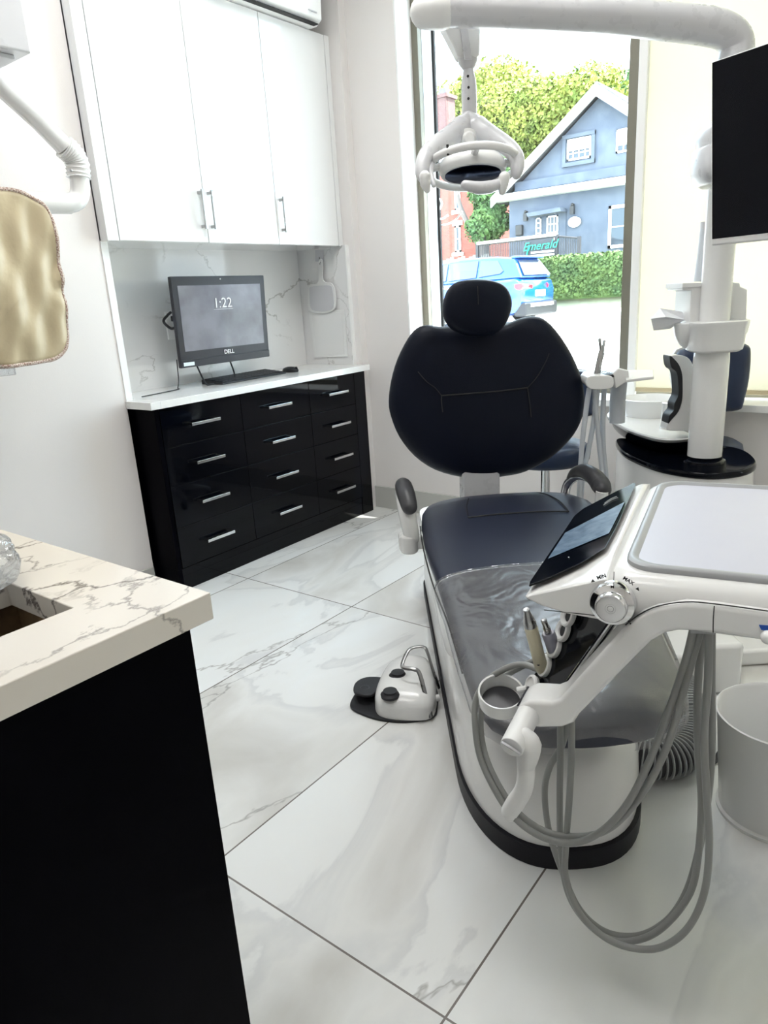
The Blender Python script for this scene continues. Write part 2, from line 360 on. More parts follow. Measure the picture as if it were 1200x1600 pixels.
def spline(pts, k=6, closed=False):
    P = [Vector(p) for p in pts]; n = len(P); out = []
    if n < 3 and not closed: return P
    for i in range(n if closed else n-1):
        if closed: a, b, c, d = P[i-1], P[i], P[(i+1) % n], P[(i+2) % n]
        else: a, b, c, d = P[max(i-1, 0)], P[i], P[i+1], P[min(i+2, n-1)]
        for j in range(k):
            t = j/k
            out.append(.5*((2*b)+(c-a)*t+(2*a-5*b+4*c-d)*t*t+(3*b-3*c+d-a)*t**3))
    if not closed: out.append(P[-1])
    return out
def obj(name, mb, m, parent=None, fr='W', base=None, bevel=0, smooth=True, ang=35, label=None, cat=None, group=None, kind=None, solid=0, seg=3):
    if parent is not None: 
        q = parent; 
        fr, base = INFO[parent.name]
    elif base is None:
        xs = [v[0] for v in mb.v]; ys = [v[1] for v in mb.v]; zs = [v[2] for v in mb.v]
        base = Vector(((min(xs)+max(xs))/2, (min(ys)+max(ys))/2, min(zs)))
    base = Vector(base)
    me = bpy.data.meshes.new(name); me.from_pydata([tuple(Vector(v)-base) for v in mb.v], [], mb.f)
    bm = bmesh.new(); bm.from_mesh(me); bmesh.ops.recalc_face_normals(bm, faces=bm.faces); bm.to_mesh(me); bm.free()
    me.materials.append(m)
    if smooth:
        me.polygons.foreach_set('use_smooth', [True]*len(me.polygons)); me.set_sharp_from_angle(angle=math.radians(ang))
    o = bpy.data.objects.new(name, me); C.objects.link(o)
    INFO[o.name] = (fr, base)
    if parent is not None: o.parent = parent
    else:
        o.location = toworld(fr, base); o.rotation_euler = (0, 0, ROT[fr])
    if parent is not None and parent.type == 'MESH': pass
    if solid:
        md = o.modifiers.new('thickness', 'SOLIDIFY'); md.thickness = solid; md.offset = 0
    if bevel:
        md = o.modifiers.new('bevel', 'BEVEL'); md.width = bevel; md.segments = seg; md.limit_method = 'ANGLE'; md.angle_limit = math.radians(40)
        md.harden_normals = smooth
    return tag(o, label, cat, group, kind)
def box(name, a, b, m, parent=None, **k): return obj(name, MB().box(a, b), m, parent, **k)
def struct(name, mb, m, **k): return obj(name, mb, m, kind='structure', **k)
def pillow(outline, centre, nrm, thick, n=6, dome=.35, back=.25):
    """upholstered cushion from a closed outline: rounded edge, gently domed face"""
    nrm = Vector(nrm).normalized(); c = Vector(centre); P = [Vector(p) for p in outline]
    rings = []
    for f, h in ((.90, -back), (.955, -back*.9), (.99, -back*.45), (1, 0), (.992, .28), (.965, .52), (.92, .70), (.85, .82), (.7, .92), (.45, .98), (.2, 1.0)):
        rings.append([c + (p-c)*f + nrm*thick*h for p in P])
    return MB().loft(rings)
def copy_thing(root, delta, label, group=None):
    r = root.copy(); C.objects.link(r); r.location = root.location + Vector(delta); r['label'] = label
    if group: r['group'] = group
    for ch in root.children:
        c = ch.copy(); C.objects.link(c); c.parent = r
        for g in ch.children:
            d = g.copy(); C.objects.link(d); d.parent = c
    return r
def sub(name, mb, m, parent, **k):
    """a piece of a part: same frame and base as its parent mesh"""
    return obj(name, mb, m, parent, **k)

# ================================================================ THE ROOM
H_ = 2.95
XL = -2.605           # left wall face
struct('floor', MB().box((-3.0, -1.7, -.08), (2.2, 3.095, 0)), M['floor'], smooth=False)
struct('ceiling', MB().box((-3.0, -1.7, H_), (2.2, 3.45, H_+.08)), M['ceil'], smooth=False)
struct('wall_left', MB().box((-3.0, -1.7, 0), (XL, 1.66, H_)), M['wall'], smooth=False)
struct('wall_alcove', MB().box((-3.0, 1.66, 0), (-2.885, 3.045, H_)), M['wall'], smooth=False)
struct('wall_corner', MB().box((-3.0, 3.045, 0), (-2.485, 3.095, H_)), M['wall'], smooth=False)
wl = struct('wall_window', MB().box((-3.0, 3.095, 0), (-2.20, 3.40, H_)).box((-2.20, 3.095, 0), (2.2, 3.40, .64)).box((-2.20, 3.095, 2.80), (2.2, 3.40, H_)).box((1.6, 3.095, .64), (2.2, 3.40, 2.80)), M['wall'], smooth=False)
struct('wall_right', MB().box((2.1, -1.7, 0), (2.2, 3.095, H_)), M['wall'], smooth=False)
struct('wall_back', MB().box((-3.0, -1.8, 0), (2.2, -1.7, H_)), M['wall'], smooth=False)
# skirtings
struct('baseboard_window', MB().box((-2.485, 3.083, 0), (2.1, 3.095, .125)), M['base'], bevel=.002)
struct('baseboard_left', MB().box((XL, -.2, 0), (XL+.012, 1.655, .10)), M['base'], bevel=.002)
struct('baseboard_right', MB().box((2.088, -1.7, 0), (2.1, 3.08, .125)), M['base'], bevel=.002)
# alcove lining of veined quartz
struct('trim_1', MB().box((-2.885, 1.69, .80), (-2.872, 3.02, 1.43)), M['backsplash'], smooth=False)
struct('trim_2', MB().box((-2.885, 3.022, .80), (-2.525, 3.045, 1.43)), M['backsplash'], bevel=.001)
struct('trim_3', MB().box((-2.885, 1.66, .80), (XL+.004, 1.69, 1.43)), M['white'], bevel=.001)
struct('trim_4', MB().box((-2.530, 3.0215, .80), (-2.521, 3.045, 1.43)), M['white'], bevel=.001)
# window: white reveal lining, brown frame, frame side with daylight sheen painted pale, sill, mullion
struct('trim_5', MB().box((-2.1998, 3.0955, .64), (-2.190, 3.218, 2.80)), M['white'], smooth=False)
fr_ = MB().box((-2.199, 3.218, .64), (-2.155, 3.25, 2.80)).box((-1.139, 3.218, .64), (-1.093, 3.36, 2.80)).box((-2.155, 3.25, .64), (-1.139, 3.36, .70)).box((-2.155, 3.23, 2.74), (1.6, 3.36, 2.80)).box((-1.093, 3.25, .64), (1.6, 3.36, .70))
w1 = struct('window_1', fr_, M['frame'], bevel=.002)
obj('lit_frame_side', MB().box((-2.199, 3.251, .64), (-2.153, 3.335, 2.80)), M['bluew'], w1, bevel=.001)
obj('gasket', MB().box((-2.155, 3.336, .70), (-2.140, 3.350, 2.74)).box((-1.145, 3.336, .70), (-1.139, 3.350, 2.74)), M['darkseam'], w1)
obj('pane', MB().box((-2.15, 3.345, .69), (-1.12, 3.349, 2.75)), M['glass'], w1, smooth=False)
obj('pane', MB().box((-1.11, 3.345, .69), (1.6, 3.349, 2.75)), M['glass'], w1, smooth=False)
# faint white brush-stroke letters on the glass
obj('window_lettering', MB().tube([(-2.185,3.342,1.595),(-2.152,3.342,1.627),(-2.130,3.342,1.600),(-2.155,3.342,1.560),(-2.180,3.342,1.539),(-2.133,3.342,1.527),(-2.094,3.342,1.541)], .006, 8).tube([(-2.134,3.342,1.497),(-2.095,3.342,1.499),(-2.048,3.342,1.515),(-2.009,3.342,1.550)], .005, 8), M['winw'], w1)
struct('trim_6', MB().box((-2.20, 3.05, .642), (1.6, 3.25, .672)), M['white'], bevel=.004)
bl = obj('roller_blind', MB().box((-1.055, 3.206, .705), (1.45, 3.2072, 2.78)), M['blind'], smooth=False)
tag(bl, 'cream roller blind glowing with daylight, pulled down over the right window', 'blind')
obj('bottom_bar', MB().box((-1.055, 3.200, .690), (1.45, 3.213, .708)), M['apron'], bl, bevel=.003)
obj('side_channel', MB().box((-1.090, 3.185, .672), (-1.055, 3.217, 2.78)), M['white'], bl, bevel=.003)

# ================================================================ WALL CABINET
t = thing('wall_cabinet', 'tall white high-gloss wall cabinet with three doors above the computer alcove', 'cabinet', 'W', (-2.70, 2.37, 1.426))
FX = -2.556
obj('carcass', MB().box((-2.884, 1.692, 1.434), (FX-.021, 3.043, 2.380)), M['greyp'], t)
obj('bottom_panel', MB().box((-2.884, 1.692, 1.428), (FX-.021, 3.043, 1.434)), M['gwhite'], t)
obj('top_panel', MB().box((-2.884, 1.692, 2.380), (FX-.021, 3.043, 2.386)), M['gwhite'], t)
obj('side_panel', MB().box((XL+.001, 1.664, 1.427), (FX, 1.714, 2.385)), M['gwhite'], t, bevel=.0015)
obj('side_panel', MB().box((-2.70, 3.011, 1.427), (FX, 3.044, 2.385)), M['gwhite'], t, bevel=.0015)
ys = (1.716, 2.151, 2.576, 3.009)
for i in range(3):
    d = obj('door', MB().box((FX-.019, ys[i]+.0018, 1.429), (FX, ys[i+1]-.0020, 2.383)), M['gwhite'], t, bevel=.0012)
    hy = (2.125, 2.176, 2.603)[i]
    hb = MB().box((FX, hy-.006, 1.486), (FX+.028, hy+.006, 1.498)).box((FX, hy-.006, 1.618), (FX+.028, hy+.006, 1.630)).box((FX+.022, hy-.006, 1.480), (FX+.032, hy+.006, 1.636))
    sub('handle', hb, M['nickel'], d, bevel=.001, label='satin nickel bar handle')
# ---- air conditioner over the cabinet
t = thing('air_conditioner', 'white wall air conditioner mounted above the white wall cabinet', 'air conditioner', 'W', (-2.62, 2.50, 2.389))
obj('housing', MB().prism([(-2.70, 2.06, 2.392), (-2.52, 2.06, 2.389), (-2.487, 2.06, 2.41), (-2.480, 2.06, 2.56), (-2.51, 2.06, 2.66), (-2.70, 2.06, 2.70)], (0, .865, 0)), M['white'], t, bevel=.006)
obj('mounting_plate', MB().box((-2.884, 2.10, 2.42), (-2.70, 2.88, 2.68)), M['plasticw'], t)
obj('air_slot', MB().box((-2.52, 2.08, 2.3875), (-2.4895, 2.90, 2.3905)), M['darkseam'], t)
obj('faint_print', MB().box((-2.484, 2.83, 2.428), (-2.4795, 2.885, 2.432)), M['greyp'], t)
obj('sensor_window', MB().ball((-2.482, 2.74, 2.485), .02, 16, (.004, .03, .012)), M['ink'], t)

# ================================================================ DRESSER (DRAWER CABINET)
t = thing('drawer_cabinet', 'long glossy black cabinet of twelve drawers under the white worktop', 'cabinet', 'W', (-2.66, 2.36, 0))
DX = -2.454
obj('carcass', MB().box((-2.88, 1.697, .10), (DX-.022, 3.018, .786)), M['black'], t)
obj('end_panel', MB().box((-2.88, 1.679, .10), (DX, 1.699, .786)).box((-2.62, 1.679, 0), (DX, 1.699, .10)), M['blackp'], t, bevel=.001)
obj('end_panel', MB().box((-2.88, 2.93, 0), (DX, 3.020, .786)), M['black'], t, bevel=.001)
obj('toe_kick', MB().box((-2.62, 1.70, 0), (DX-.004, 2.93, .098)), M['black'], t, bevel=.001)
yc = (1.702, 2.130, 2.577, 2.929); zc = (.785, .622, .459, .280, .101)
for j in range(4):
    for i in range(3):
        y0, y1 = yc[i]+.0012, yc[i+1]-.0012; z1, z0 = zc[j]-.0012, zc[j+1]+.0012
        d = obj('drawer', MB().box((DX-.02, y0, z0), (DX, y1, z1)), M['black'], t, bevel=.0012)
        cy = (1.905, 2.345, 2.765)[i]; cz = (z0+z1)/2
        hb = MB().box((DX, cy-.070, cz-.005), (DX+.030, cy-.060, cz+.005)).box((DX, cy+.060, cz-.005), (DX+.030, cy+.070, cz+.005)).box((DX+.022, cy-.076, cz-.006), (DX+.034, cy+.076, cz+.006))
        sub('handle', hb, M['chrome'], d, bevel=.001, label='chrome bar handle')
ct = obj('worktop', MB().box((-2.872, 1.70, .788), (-2.4325, 3.020, .818)).box((XL+.002, 1.654, .788), (-2.4325, 1.70, .818)).box((-2.52, 3.018, .788), (-2.4325, 3.043, .818)), M['ctop'], bevel=.0015)
tag(ct, 'white quartz worktop on the black drawer cabinet, holding the computer', 'worktop')

# ---- all-in-one computer
t = thing('desktop_computer', 'black all-in-one computer showing the time, mounted above the white worktop', 'computer', 'W', (-2.70, 2.42, .87))
PCTL, PCBL = [Vector(p) for p in [(-2.660,2.003,1.299),(-2.660,1.996,0.911)]]; PCTR, PCBR = [Vector(p) for p in [(-2.640,2.531,1.295),(-2.640,2.513,0.912)]]
def pc(u, w, d=0):   # u along screen 0..1, w up 0..1, d outwards
    a, b, c_, e = PCBL, PCBR, PCTL, PCTR
    n = (b-a).cross(c_-a).normalized()
    if n.x < 0: n = -n
    return (a*(1-u)+b*u)*(1-w) + (c_*(1-u)+e*u)*w + n*d
nn = (pc(0, 0, 1)-pc(0, 0, 0))
obj('housing', MB().prism([pc(0, 0), pc(1, 0), pc(1, 1), pc(0, 1)], -nn*.022), M['bezel'], t, bevel=.003)
obj('chin', MB().prism([pc(.003, .004, .0035), pc(.997, .004, .0035), pc(.997, .085, .0035), pc(.003, .085, .0035)], -nn*.004), M['bezel'], t, bevel=.001)
obj('display', MB().prism([pc(.055, .18, .0012), pc(.945, .18, .0012), pc(.945, .90, .0012), pc(.055, .90, .0012)], -nn*.002), M['screen'], t, smooth=False)
sb_ = pc(.5, .69, .004); xd = pc(1, .7)-pc(0, .7); yd = pc(.5, 1)-pc(.5, 0)
obj('clock_digits', MB().text('1:22', sb_, xd, yd, .062), M['inkw'], t)
obj('date_line', MB().prism([pc(.40, .620, .0015), pc(.61, .620, .0015), pc(.61, .626, .0015), pc(.40, .626, .0015)], nn*.0006), M['greyp'], t)
obj('brand_mark', MB().text('DELL', pc(.52, .125, .0035), xd, yd, .026, bold=.02), M['inkw'], t)
obj('asset_sticker', MB().prism([pc(.02, .02, .0045), pc(.13, .02, .0045), pc(.13, .06, .0045), pc(.02, .06, .0045)], nn*.0004), M['bluew'], t)
obj('webcam', MB().ball(pc(.5, .965, .001), .0035, 10), M['inkw'], t)
obj('back_housing', MB().hull([pc(.06, .1, -.021), pc(.94, .1, -.021), pc(.06, .9, -.021), pc(.94, .9, -.021), pc(.1, .25, -.075), pc(.9, .25, -.075), pc(.1, .8, -.075), pc(.9, .8, -.075)]), M['rubber'], t, bevel=.004)
obj('wall_bracket', MB().box((-2.872, 2.24, 1.0), (-2.74, 2.40, 1.14)), M['rubber'], t)
obj('power_cable', MB().tube([pc(.0, .62, -.03), (-2.72, 2.005, 1.14), (-2.75, 2.002, 1.115), (-2.72, 2.01, 1.085), pc(.02, .45, -.03)], .006, 8), M['rubber'], t)
obj('power_cable', MB().tube([pc(.18, .02, -.02), (-2.665, 2.12, .83), (-2.66, 2.15, .8225), (-2.66, 2.22, .8225), (-2.67, 2.30, .835), pc(.55, .02, -.02)], .0038, 8), M['rubber'], t)
obj('power_cable', MB().tube([pc(.0, .1, -.03), (-2.70, 2.0, .86), (-2.70, 1.99, .825), (-2.69, 1.985, .8208), (-2.66, 1.87, .8208), (-2.64, 1.76, .8208)], .0022, 8), M['rubber'], t)
# ---- keyboard and mouse
t = thing('keyboard', 'slim black computer keyboard on the white worktop below the screen', 'keyboard', 'W', (-2.66, 2.42, .818))
K0, K1 = Vector((-2.625, 2.18, .8185)), Vector((-2.625, 2.60, .8185))
kdir = Vector((-.06, 1, 0)).normalized(); kn = Vector((-1, -.06, 0)).normalized(); ko = Vector((-2.600, 2.165, .8185))
def kp(u, w, z): return ko + kdir*u + kn*w + Vector((0, 0, z))
obj('case', MB().hull([kp(0, 0, 0), kp(.44, 0, 0), kp(0, .14, 0), kp(.44, .14, 0), kp(0, 0, .008), kp(.44, 0, .008), kp(0, .14, .022), kp(.44, .14, .022)]), M['rubber'], t, bevel=.003)
kk = MB()
for r_ in range(6):
    for c_ in range(19):
        if r_ == 0 and 4 <= c_ <= 8: continue
        u0 = .012+c_*.0219; w0 = .012+r_*.020; z0 = .0085+.1*w0
        kk.prism([kp(u0, w0, z0), kp(u0+.0185, w0, z0), kp(u0+.0185, w0+.0165, z0+.0016), kp(u0, w0+.0165, z0+.0016)], (0, 0, .003))
kk.prism([kp(.10, .012, .0097), kp(.205, .012, .0097), kp(.205, .0285, .0113), kp(.10, .0285, .0113)], (0, 0, .003))
obj('keys', kk, M['skirt'], t, smooth=False, kind='stuff')
t = thing('computer_mouse', 'black computer mouse at the far end of the keyboard', 'computer mouse', 'W', (-2.655, 2.665, .818))
obj('shell', MB().ball((-2.655, 2.665, .826), .03, 20, (.052, .030, .020)), M['rubber'], t)
obj('scroll_wheel', MB().lathe((-2.612, 2.665, .838), (0, 1, 0), [(.001, -.003), (.007, -.003), (.007, .003), (.001, .003)], 14), M['skirt'], t)
# ---- outlet, hook, mirror, panel
t = thing('power_outlet', 'white double power outlet on the veined backsplash behind the computer', 'outlet', 'W', (-2.868, 2.11, 1.03))
obj('plate', MB().box((-2.872, 2.10, 1.03), (-2.864, 2.19, 1.155)), M['white'], t, bevel=.002)
obj('plug', MB().box((-2.864, 2.125, 1.11), (-2.838, 2.16, 1.135)), M['rubber'], t, bevel=.004)
t = thing('adhesive_hook', 'clear adhesive hook stuck high on the alcove side wall', 'hook', 'W', (-2.63, 3.02, 1.37))
obj('pad', MB().prism([(-2.735,3.022,1.422),(-2.675,3.022,1.417),(-2.682,3.022,1.359),(-2.742,3.022,1.364)], (0, -.003, 0)), M['mirrorface'], t, bevel=.001)
obj('prong', MB().tube([(-2.708,3.018,1.384),(-2.702,3.008,1.358),(-2.692,3.000,1.347),(-2.682,2.996,1.359)], .0025, 8), M['steel'], t)
hm = [(-2.703,3.010,1.364),(-2.676,3.010,1.362),(-2.682,3.010,1.265),(-2.629,3.010,1.249),(-2.605,3.010,1.215),(-2.602,3.010,1.162),(-2.616,3.010,1.116),(-2.674,3.010,1.095),(-2.749,3.010,1.098),(-2.804,3.010,1.117),(-2.808,3.010,1.165),(-2.795,3.010,1.225),(-2.778,3.010,1.251),(-2.720,3.010,1.261)]
t = thing('hand_mirror', 'white paddle-shaped hand mirror hanging from the hook in the alcove', 'mirror', 'W', hm[9])
obj('frame', MB().prism([(p.x, p.y, p.z) for p in spline(hm, 4, True)], (0, -.006, 0)), M['plasticw'], t, bevel=.002)
hm2 = [Vector(p) for p in [(-2.769,3.009,1.237),(-2.639,3.009,1.236),(-2.619,3.009,1.209),(-2.623,3.009,1.123),(-2.676,3.009,1.105),(-2.742,3.009,1.108),(-2.787,3.009,1.126),(-2.786,3.009,1.214)]]
obj('mirror_glass', MB().prism([tuple(p) for p in spline(hm2, 3, True)], (0, -.0075, 0)), M['mirrorface'], t)
fp = [(-2.818,3.014,1.110),(-2.557,3.014,1.107),(-2.559,3.014,0.862),(-2.805,3.014,0.855)]
t = thing('display_board', 'square white plastic board leaning on the alcove side wall below the hand mirror', 'board', 'W', fp[3])
obj('board', MB().prism(fp, (0, .006, 0)), M['plasticw'], t, bevel=.0015)
obj('inner_face', MB().prism([(-2.795,3.013,1.092),(-2.575,3.013,1.091),(-2.579,3.013,0.876),(-2.783,3.013,0.869)], (0, .002, 0)), M['plastic'], t, bevel=.0005)
# ---- items high on the left wall
t = thing('wall_xray_unit', 'pale grey box with white tubular folding arm on the left wall, top left', 'x-ray unit', 'W', (-2.4, 1.05, 1.3))
pb = [(-2.150,1.255,1.878)][0]
obj('housing', MB().box((XL+.001, pb[1]-.55, pb[2]), (-2.15, pb[1], pb[2]+.45)), M['greyarm'], t, bevel=.006)
obj('lower_plate', MB().box((XL+.02, pb[1]-.53, pb[2]-.012), (-2.19, pb[1]-.03, pb[2])), M['greyp'], t, bevel=.003)
d1 = [(-2.350,1.158,1.913),(-2.350,1.251,1.839),(-2.350,1.354,1.757),(-2.350,1.426,1.690)]; d2 = [(-2.350,1.426,1.690),(-2.350,1.449,1.672),(-2.350,1.463,1.643),(-2.350,1.459,1.600)]; d3 = [(-2.350,1.462,1.611),(-2.350,1.455,1.556),(-2.350,1.433,1.527),(-2.350,1.391,1.517)]; d4 = [(-2.350,1.409,1.518),(-2.350,1.303,1.514),(-2.350,1.180,1.509),(-2.350,1.067,1.504)]
obj('upper_tube', MB().tube(d1, .030, 24, 1), M['plastic'], t)
rb = MB(); sp_ = spline(d2, 10)
rad = [.036+.0035*(1 if i % 3 == 0 else 0) for i in range(len(sp_))]
obj('ribbed_elbow', MB().tube(sp_, rad, 24, 1), M['plastic'], t)
obj('lower_elbow', MB().tube(d3, .031, 24, 8), M['plastic'], t)
obj('lower_tube', MB().tube(d4, .0325, 24, 1), M['plastic'], t)
obj('screw', MB().ball([(-2.312,1.413,1.613)][0], .005, 10), M['steel'], t)
obj('pivot', MB().tube([Vector(d1[0]), Vector(d1[0])+Vector((0, 0, .15))], .04, 20, 1), M['plastic'], t)
# apron
ap = [Vector(p) for p in [(-2.270,0.985,1.514),(-2.270,1.073,1.526),(-2.270,1.148,1.532),(-2.270,1.185,1.530),(-2.270,1.231,1.515),(-2.270,1.266,1.488),(-2.270,1.281,1.438),(-2.270,1.281,1.366),(-2.270,1.280,1.289),(-2.270,1.277,1.211),(-2.270,1.276,1.141),(-2.270,1.269,1.095),(-2.270,1.248,1.056),(-2.270,1.208,1.034),(-2.270,1.150,1.030),(-2.270,1.089,1.028),(-2.270,1.040,1.028),(-2.270,0.948,1.036),(-2.270,0.880,1.045)]]
t = thing('lead_apron', 'beige protective apron with braided edging draped over the white arm', 'apron', 'W', (-2.27, 1.0, .9))
ctr = Vector((0, 0, 0))
for p in ap: ctr += p/len(ap)
apm = MB(); rings = []
P = spline(ap, 4, True)
for k in range(16):
    f = 1 - k/15.6
    ring = []
    for i, p in enumerate(P):
        q = ctr + (p-ctr)*f
        a = math.atan2(p.z-ctr.z, p.y-ctr.y)
        w = .008*math.sin(a*9)*max(0, f-.5)**2*4 + .008*math.sin(q.y*24+q.z*6) + .005*math.sin(q.y*51+q.z*17) + .004*math.sin(q.y*83-q.z*23) + .016*(1-f*f)
        ring.append((q.x+w+.012, q.y, q.z))
    rings.append(ring)
apm.loft(rings, cap=False); n_ = len(apm.v); nP = len(P)
cq = Vector((0, 0, 0))
for q in rings[-1]: cq += Vector(q)/nP
apm.v.append(tuple(cq)); apm.f += [(n_-nP+i, n_-nP+(i+1) % nP, n_) for i in range(nP)]
obj('fabric', apm, M['apron'], t, solid=.006, ang=80)
eb = [Vector(r) for r in rings[0]]
obj('braided_edging', MB().tube([eb[i % len(eb)] for i in range(len(eb)+1)], .0065, 8, 1), M['braid'], t)
obj('clear_corner_sleeve', MB().box((-2.262, ap[16].y-.16, ap[16].z-.028), (-2.250, ap[16].y+.035, ap[16].z+.006)), M['clearp'], t, bevel=.002)

# ================================================================ PENINSULA
CX, CY, CZ = -.587, .437, .870
t = thing('peninsula_cabinet', 'large glossy black cabinet under the cream veined worktop in the left foreground', 'cabinet', 'W', (-1.3, -.2, 0))
obj('side_panel', MB().box((CX-.031, -1.2, 0), (CX-.013, CY-.023, CZ-.032)), M['blackp'], t, bevel=.001)
obj('end_panel', MB().box((-2.59, CY-.041, 0), (CX-.031, CY-.023, CZ-.032)), M['blackp'], t, bevel=.001)
obj('end_panel', MB().box((-2.59, -1.2, 0), (CX-.031, -1.182, CZ-.032)), M['blackp'], t, bevel=.001)
obj('floor_panel', MB().box((-2.59, -1.18, .08), (CX-.031, CY-.041, .10)), M['black_in'], t)
hx0, hx1, hy0, hy1 = -.832, -.686, -.15, .336
wf = MB()
for a, b in (((hx0-.03, hy1+.01, .76), (hx1+.03, hy1+.028, .838)), ((hx0-.028, hy0, .76), (hx0-.010, hy1+.01, .838)), ((hx1+.010, hy0, .76), (hx1+.028, hy1+.01, .838))): wf.box(a, b)
obj('wooden_subframe', wf, M['wood'], t, bevel=.001)
cm = MB()
z0, z1 = CZ-.031, CZ
xs = (-2.600, hx0, hx1, CX); yy = (-1.25, hy0, hy1, CY)
V = [(x, y, z) for z in (z0, z1) for y in yy for x in xs]
idx = lambda i, j, k: k*16+j*4+i
F = []
for j in range(3):
    for i in range(3):
        if i == 1 and j == 1: continue
        F.append((idx(i, j, 1), idx(i+1, j, 1), idx(i+1, j+1, 1), idx(i, j+1, 1))); F.append((idx(i, j, 0), idx(i, j+1, 0), idx(i+1, j+1, 0), idx(i+1, j, 0)))
for i in range(3):
    F.append((idx(i, 0, 0), idx(i+1, 0, 0), idx(i+1, 0, 1), idx(i, 0, 1))); F.append((idx(i, 3, 0), idx(i, 3, 1), idx(i+1, 3, 1), idx(i+1, 3, 0)))
    F.append((idx(0, i, 0), idx(0, i, 1), idx(0, i+1, 1), idx(0, i+1, 0))); F.append((idx(3, i, 0), idx(3, i+1, 0), idx(3, i+1, 1), idx(3, i, 1)))
F += [(idx(1,1,0), idx(1,1,1), idx(2,1,1), idx(2,1,0)), (idx(1,2,0), idx(2,2,0), idx(2,2,1), idx(1,2,1)), (idx(1,1,0), idx(1,2,0), idx(1,2,1), idx(1,1,1)), (idx(2,1,0), idx(2,1,1), idx(2,2,1), idx(2,2,0))]
cm.add(V, F)
o = obj('worktop', cm, M['counter'], bevel=.0015, fr='W', base=(-1.3, -.2, z0))
tag(o, 'thick cream quartz worktop with grey veins and a rectangular cut-out, left foreground', 'worktop')
pr = Vector([(-0.829,0.317,0.895)][0])
bm = bmesh.new(); bmesh.ops.create_icosphere(bm, subdivisions=4, radius=1)
for v in bm.verts:
    n = 1+.16*noise.noise(v.co*2.3)+.09*noise.noise(v.co*6+Vector((3, 1, 2)))
    v.co = Vector((v.co.x*.075, v.co.y*.075, v.co.z*.045))*n
    v.co.z = max(v.co.z, -.026)
    v.co += Vector((pr.x-.03, pr.y-.03, .8965))
mb = MB().add([v.co.copy() for v in bm.verts], [tuple(v.index for v in f.verts) for f in bm.faces]); bm.free()
o = obj('plastic_wrap', mb, M['clearp'], ang=20); tag(o, 'crumpled clear plastic wrap at the left edge of the veined worktop', 'plastic wrap')

# ================================================================ PATIENT CHAIR
t = chair = thing('dental_chair', 'navy leatherette patient chair on a glossy white base in the middle of the room', 'dental chair', 'S', (.355, 1.95, 0))
CC = .353
def dring(hw, s0, s1, z, rf, n=32, c=CC):
    """rounded-front footprint: straight sides, elliptical front, rounded back"""
    pts = []
    for k in range(n+1):
        a = PI + PI*k/n; ca, sa = math.cos(a), math.sin(a)
        pts.append((c + hw*math.copysign(abs(ca)**.8, ca), s0+rf + rf*math.copysign(abs(sa)**.9, sa), z))
    for k in range(n+1):
        a = PI*k/n; ca, sa = math.cos(a), math.sin(a)
        pts.append((c + hw*math.copysign(abs(ca)**.5, ca), s1-.12 + .12*abs(sa)**.6, z))
    return pts
obj('base_band', MB().loft([dring(.213, 1.19, 2.75, 0, .34), dring(.213, 1.19, 2.75, .048, .34)]), M['skirt'], t, bevel=.002, label='matt black band round the foot of the base')
rg = [dring(.207, 1.20, 2.74, .049, .34), dring(.208, 1.20, 2.74, .10, .34), dring(.208, 1.215, 2.73, .175, .34), dring(.205, 1.235, 2.72, .212, .33), dring(.196, 1.255, 2.70, .228, .32), dring(.175, 1.31, 2.66, .245, .30), dring(.160, 1.36, 2.6, .30, .28), dring(.150, 1.40, 2.55, .36, .27), dring(.155, 1.42, 2.5, .385, .26)]
obj('base_cover', MB().loft(rg), M['plastic'], t, ang=50)
# side fairing between base and seat
fa = []
for z, hw in ((.20, .205), (.27, .218), (.34, .226), (.392, .222)): fa.append(dring(hw, 1.56, 2.6, z, .26))
obj('side_fairing', MB().loft(fa), M['plastic'], t, ang=50)
# seat and leg cushion
def cushion(rows, n=40, e=4.0):
    rings = []
    for s, c, hw, zt, th in rows:
        r = []
        for k in range(n):
            a = 2*PI*k/n; ca, sa = math.cos(a), math.sin(a)
            x = math.copysign(abs(ca)**(2/e), ca); y = math.copysign(abs(sa)**(2/3.0), sa)
            crown = .010*(1-x*x) if y > 0 else 0
            r.append((c+hw*x, s, zt-th/2+th/2*y+crown))
        rings.append(r)
    return MB().loft(rings)
rows = [(1.06, .340, .04, .408, .02), (1.07, .341, .100, .419, .036), (1.09, .343, .142, .428, .052), (1.13, .346, .178, .436, .066), (1.20, .352, .203, .443, .078), (1.33, .360, .217, .452, .086), (1.55, .374, .238, .466, .088), (1.75, .388, .262, .478, .09), (1.95, .400, .286, .488, .095), (2.12, .402, .288, .500, .10), (2.22, .402, .280, .505, .10), (2.28, .40, .262, .500, .09), (2.31, .40, .22, .490, .06)]
obj('seat', cushion(rows), M['navy_lit'], t, ang=60)
seam = MB()
for sg in (-1, 1):
    seam.tube([(.398+sg*.285, 2.16, .452), (.40+sg*.291, 2.05, .450), (.398+sg*.289, 1.9, .446), (.392+sg*.276, 1.7, .436), (.373+sg*.240, 1.5, .424), (.360+sg*.220, 1.3, .412)], .0022, 6)
seam.tube([(.255, 2.06, .5035), (.34, 2.06, .5085), (.47, 2.06, .5085), (.56, 2.055, .5045)], .0022, 6)
seam.tube([(.56, 2.055, .5045), (.555, 2.15, .511), (.53, 2.24, .511), (.50, 2.285, .504)], .0022, 6)
seam.tube([(.255, 2.06, .5035), (.262, 2.15, .511), (.28, 2.24, .511)], .0022, 6)
obj('piping', seam, M['darkseam'], t)
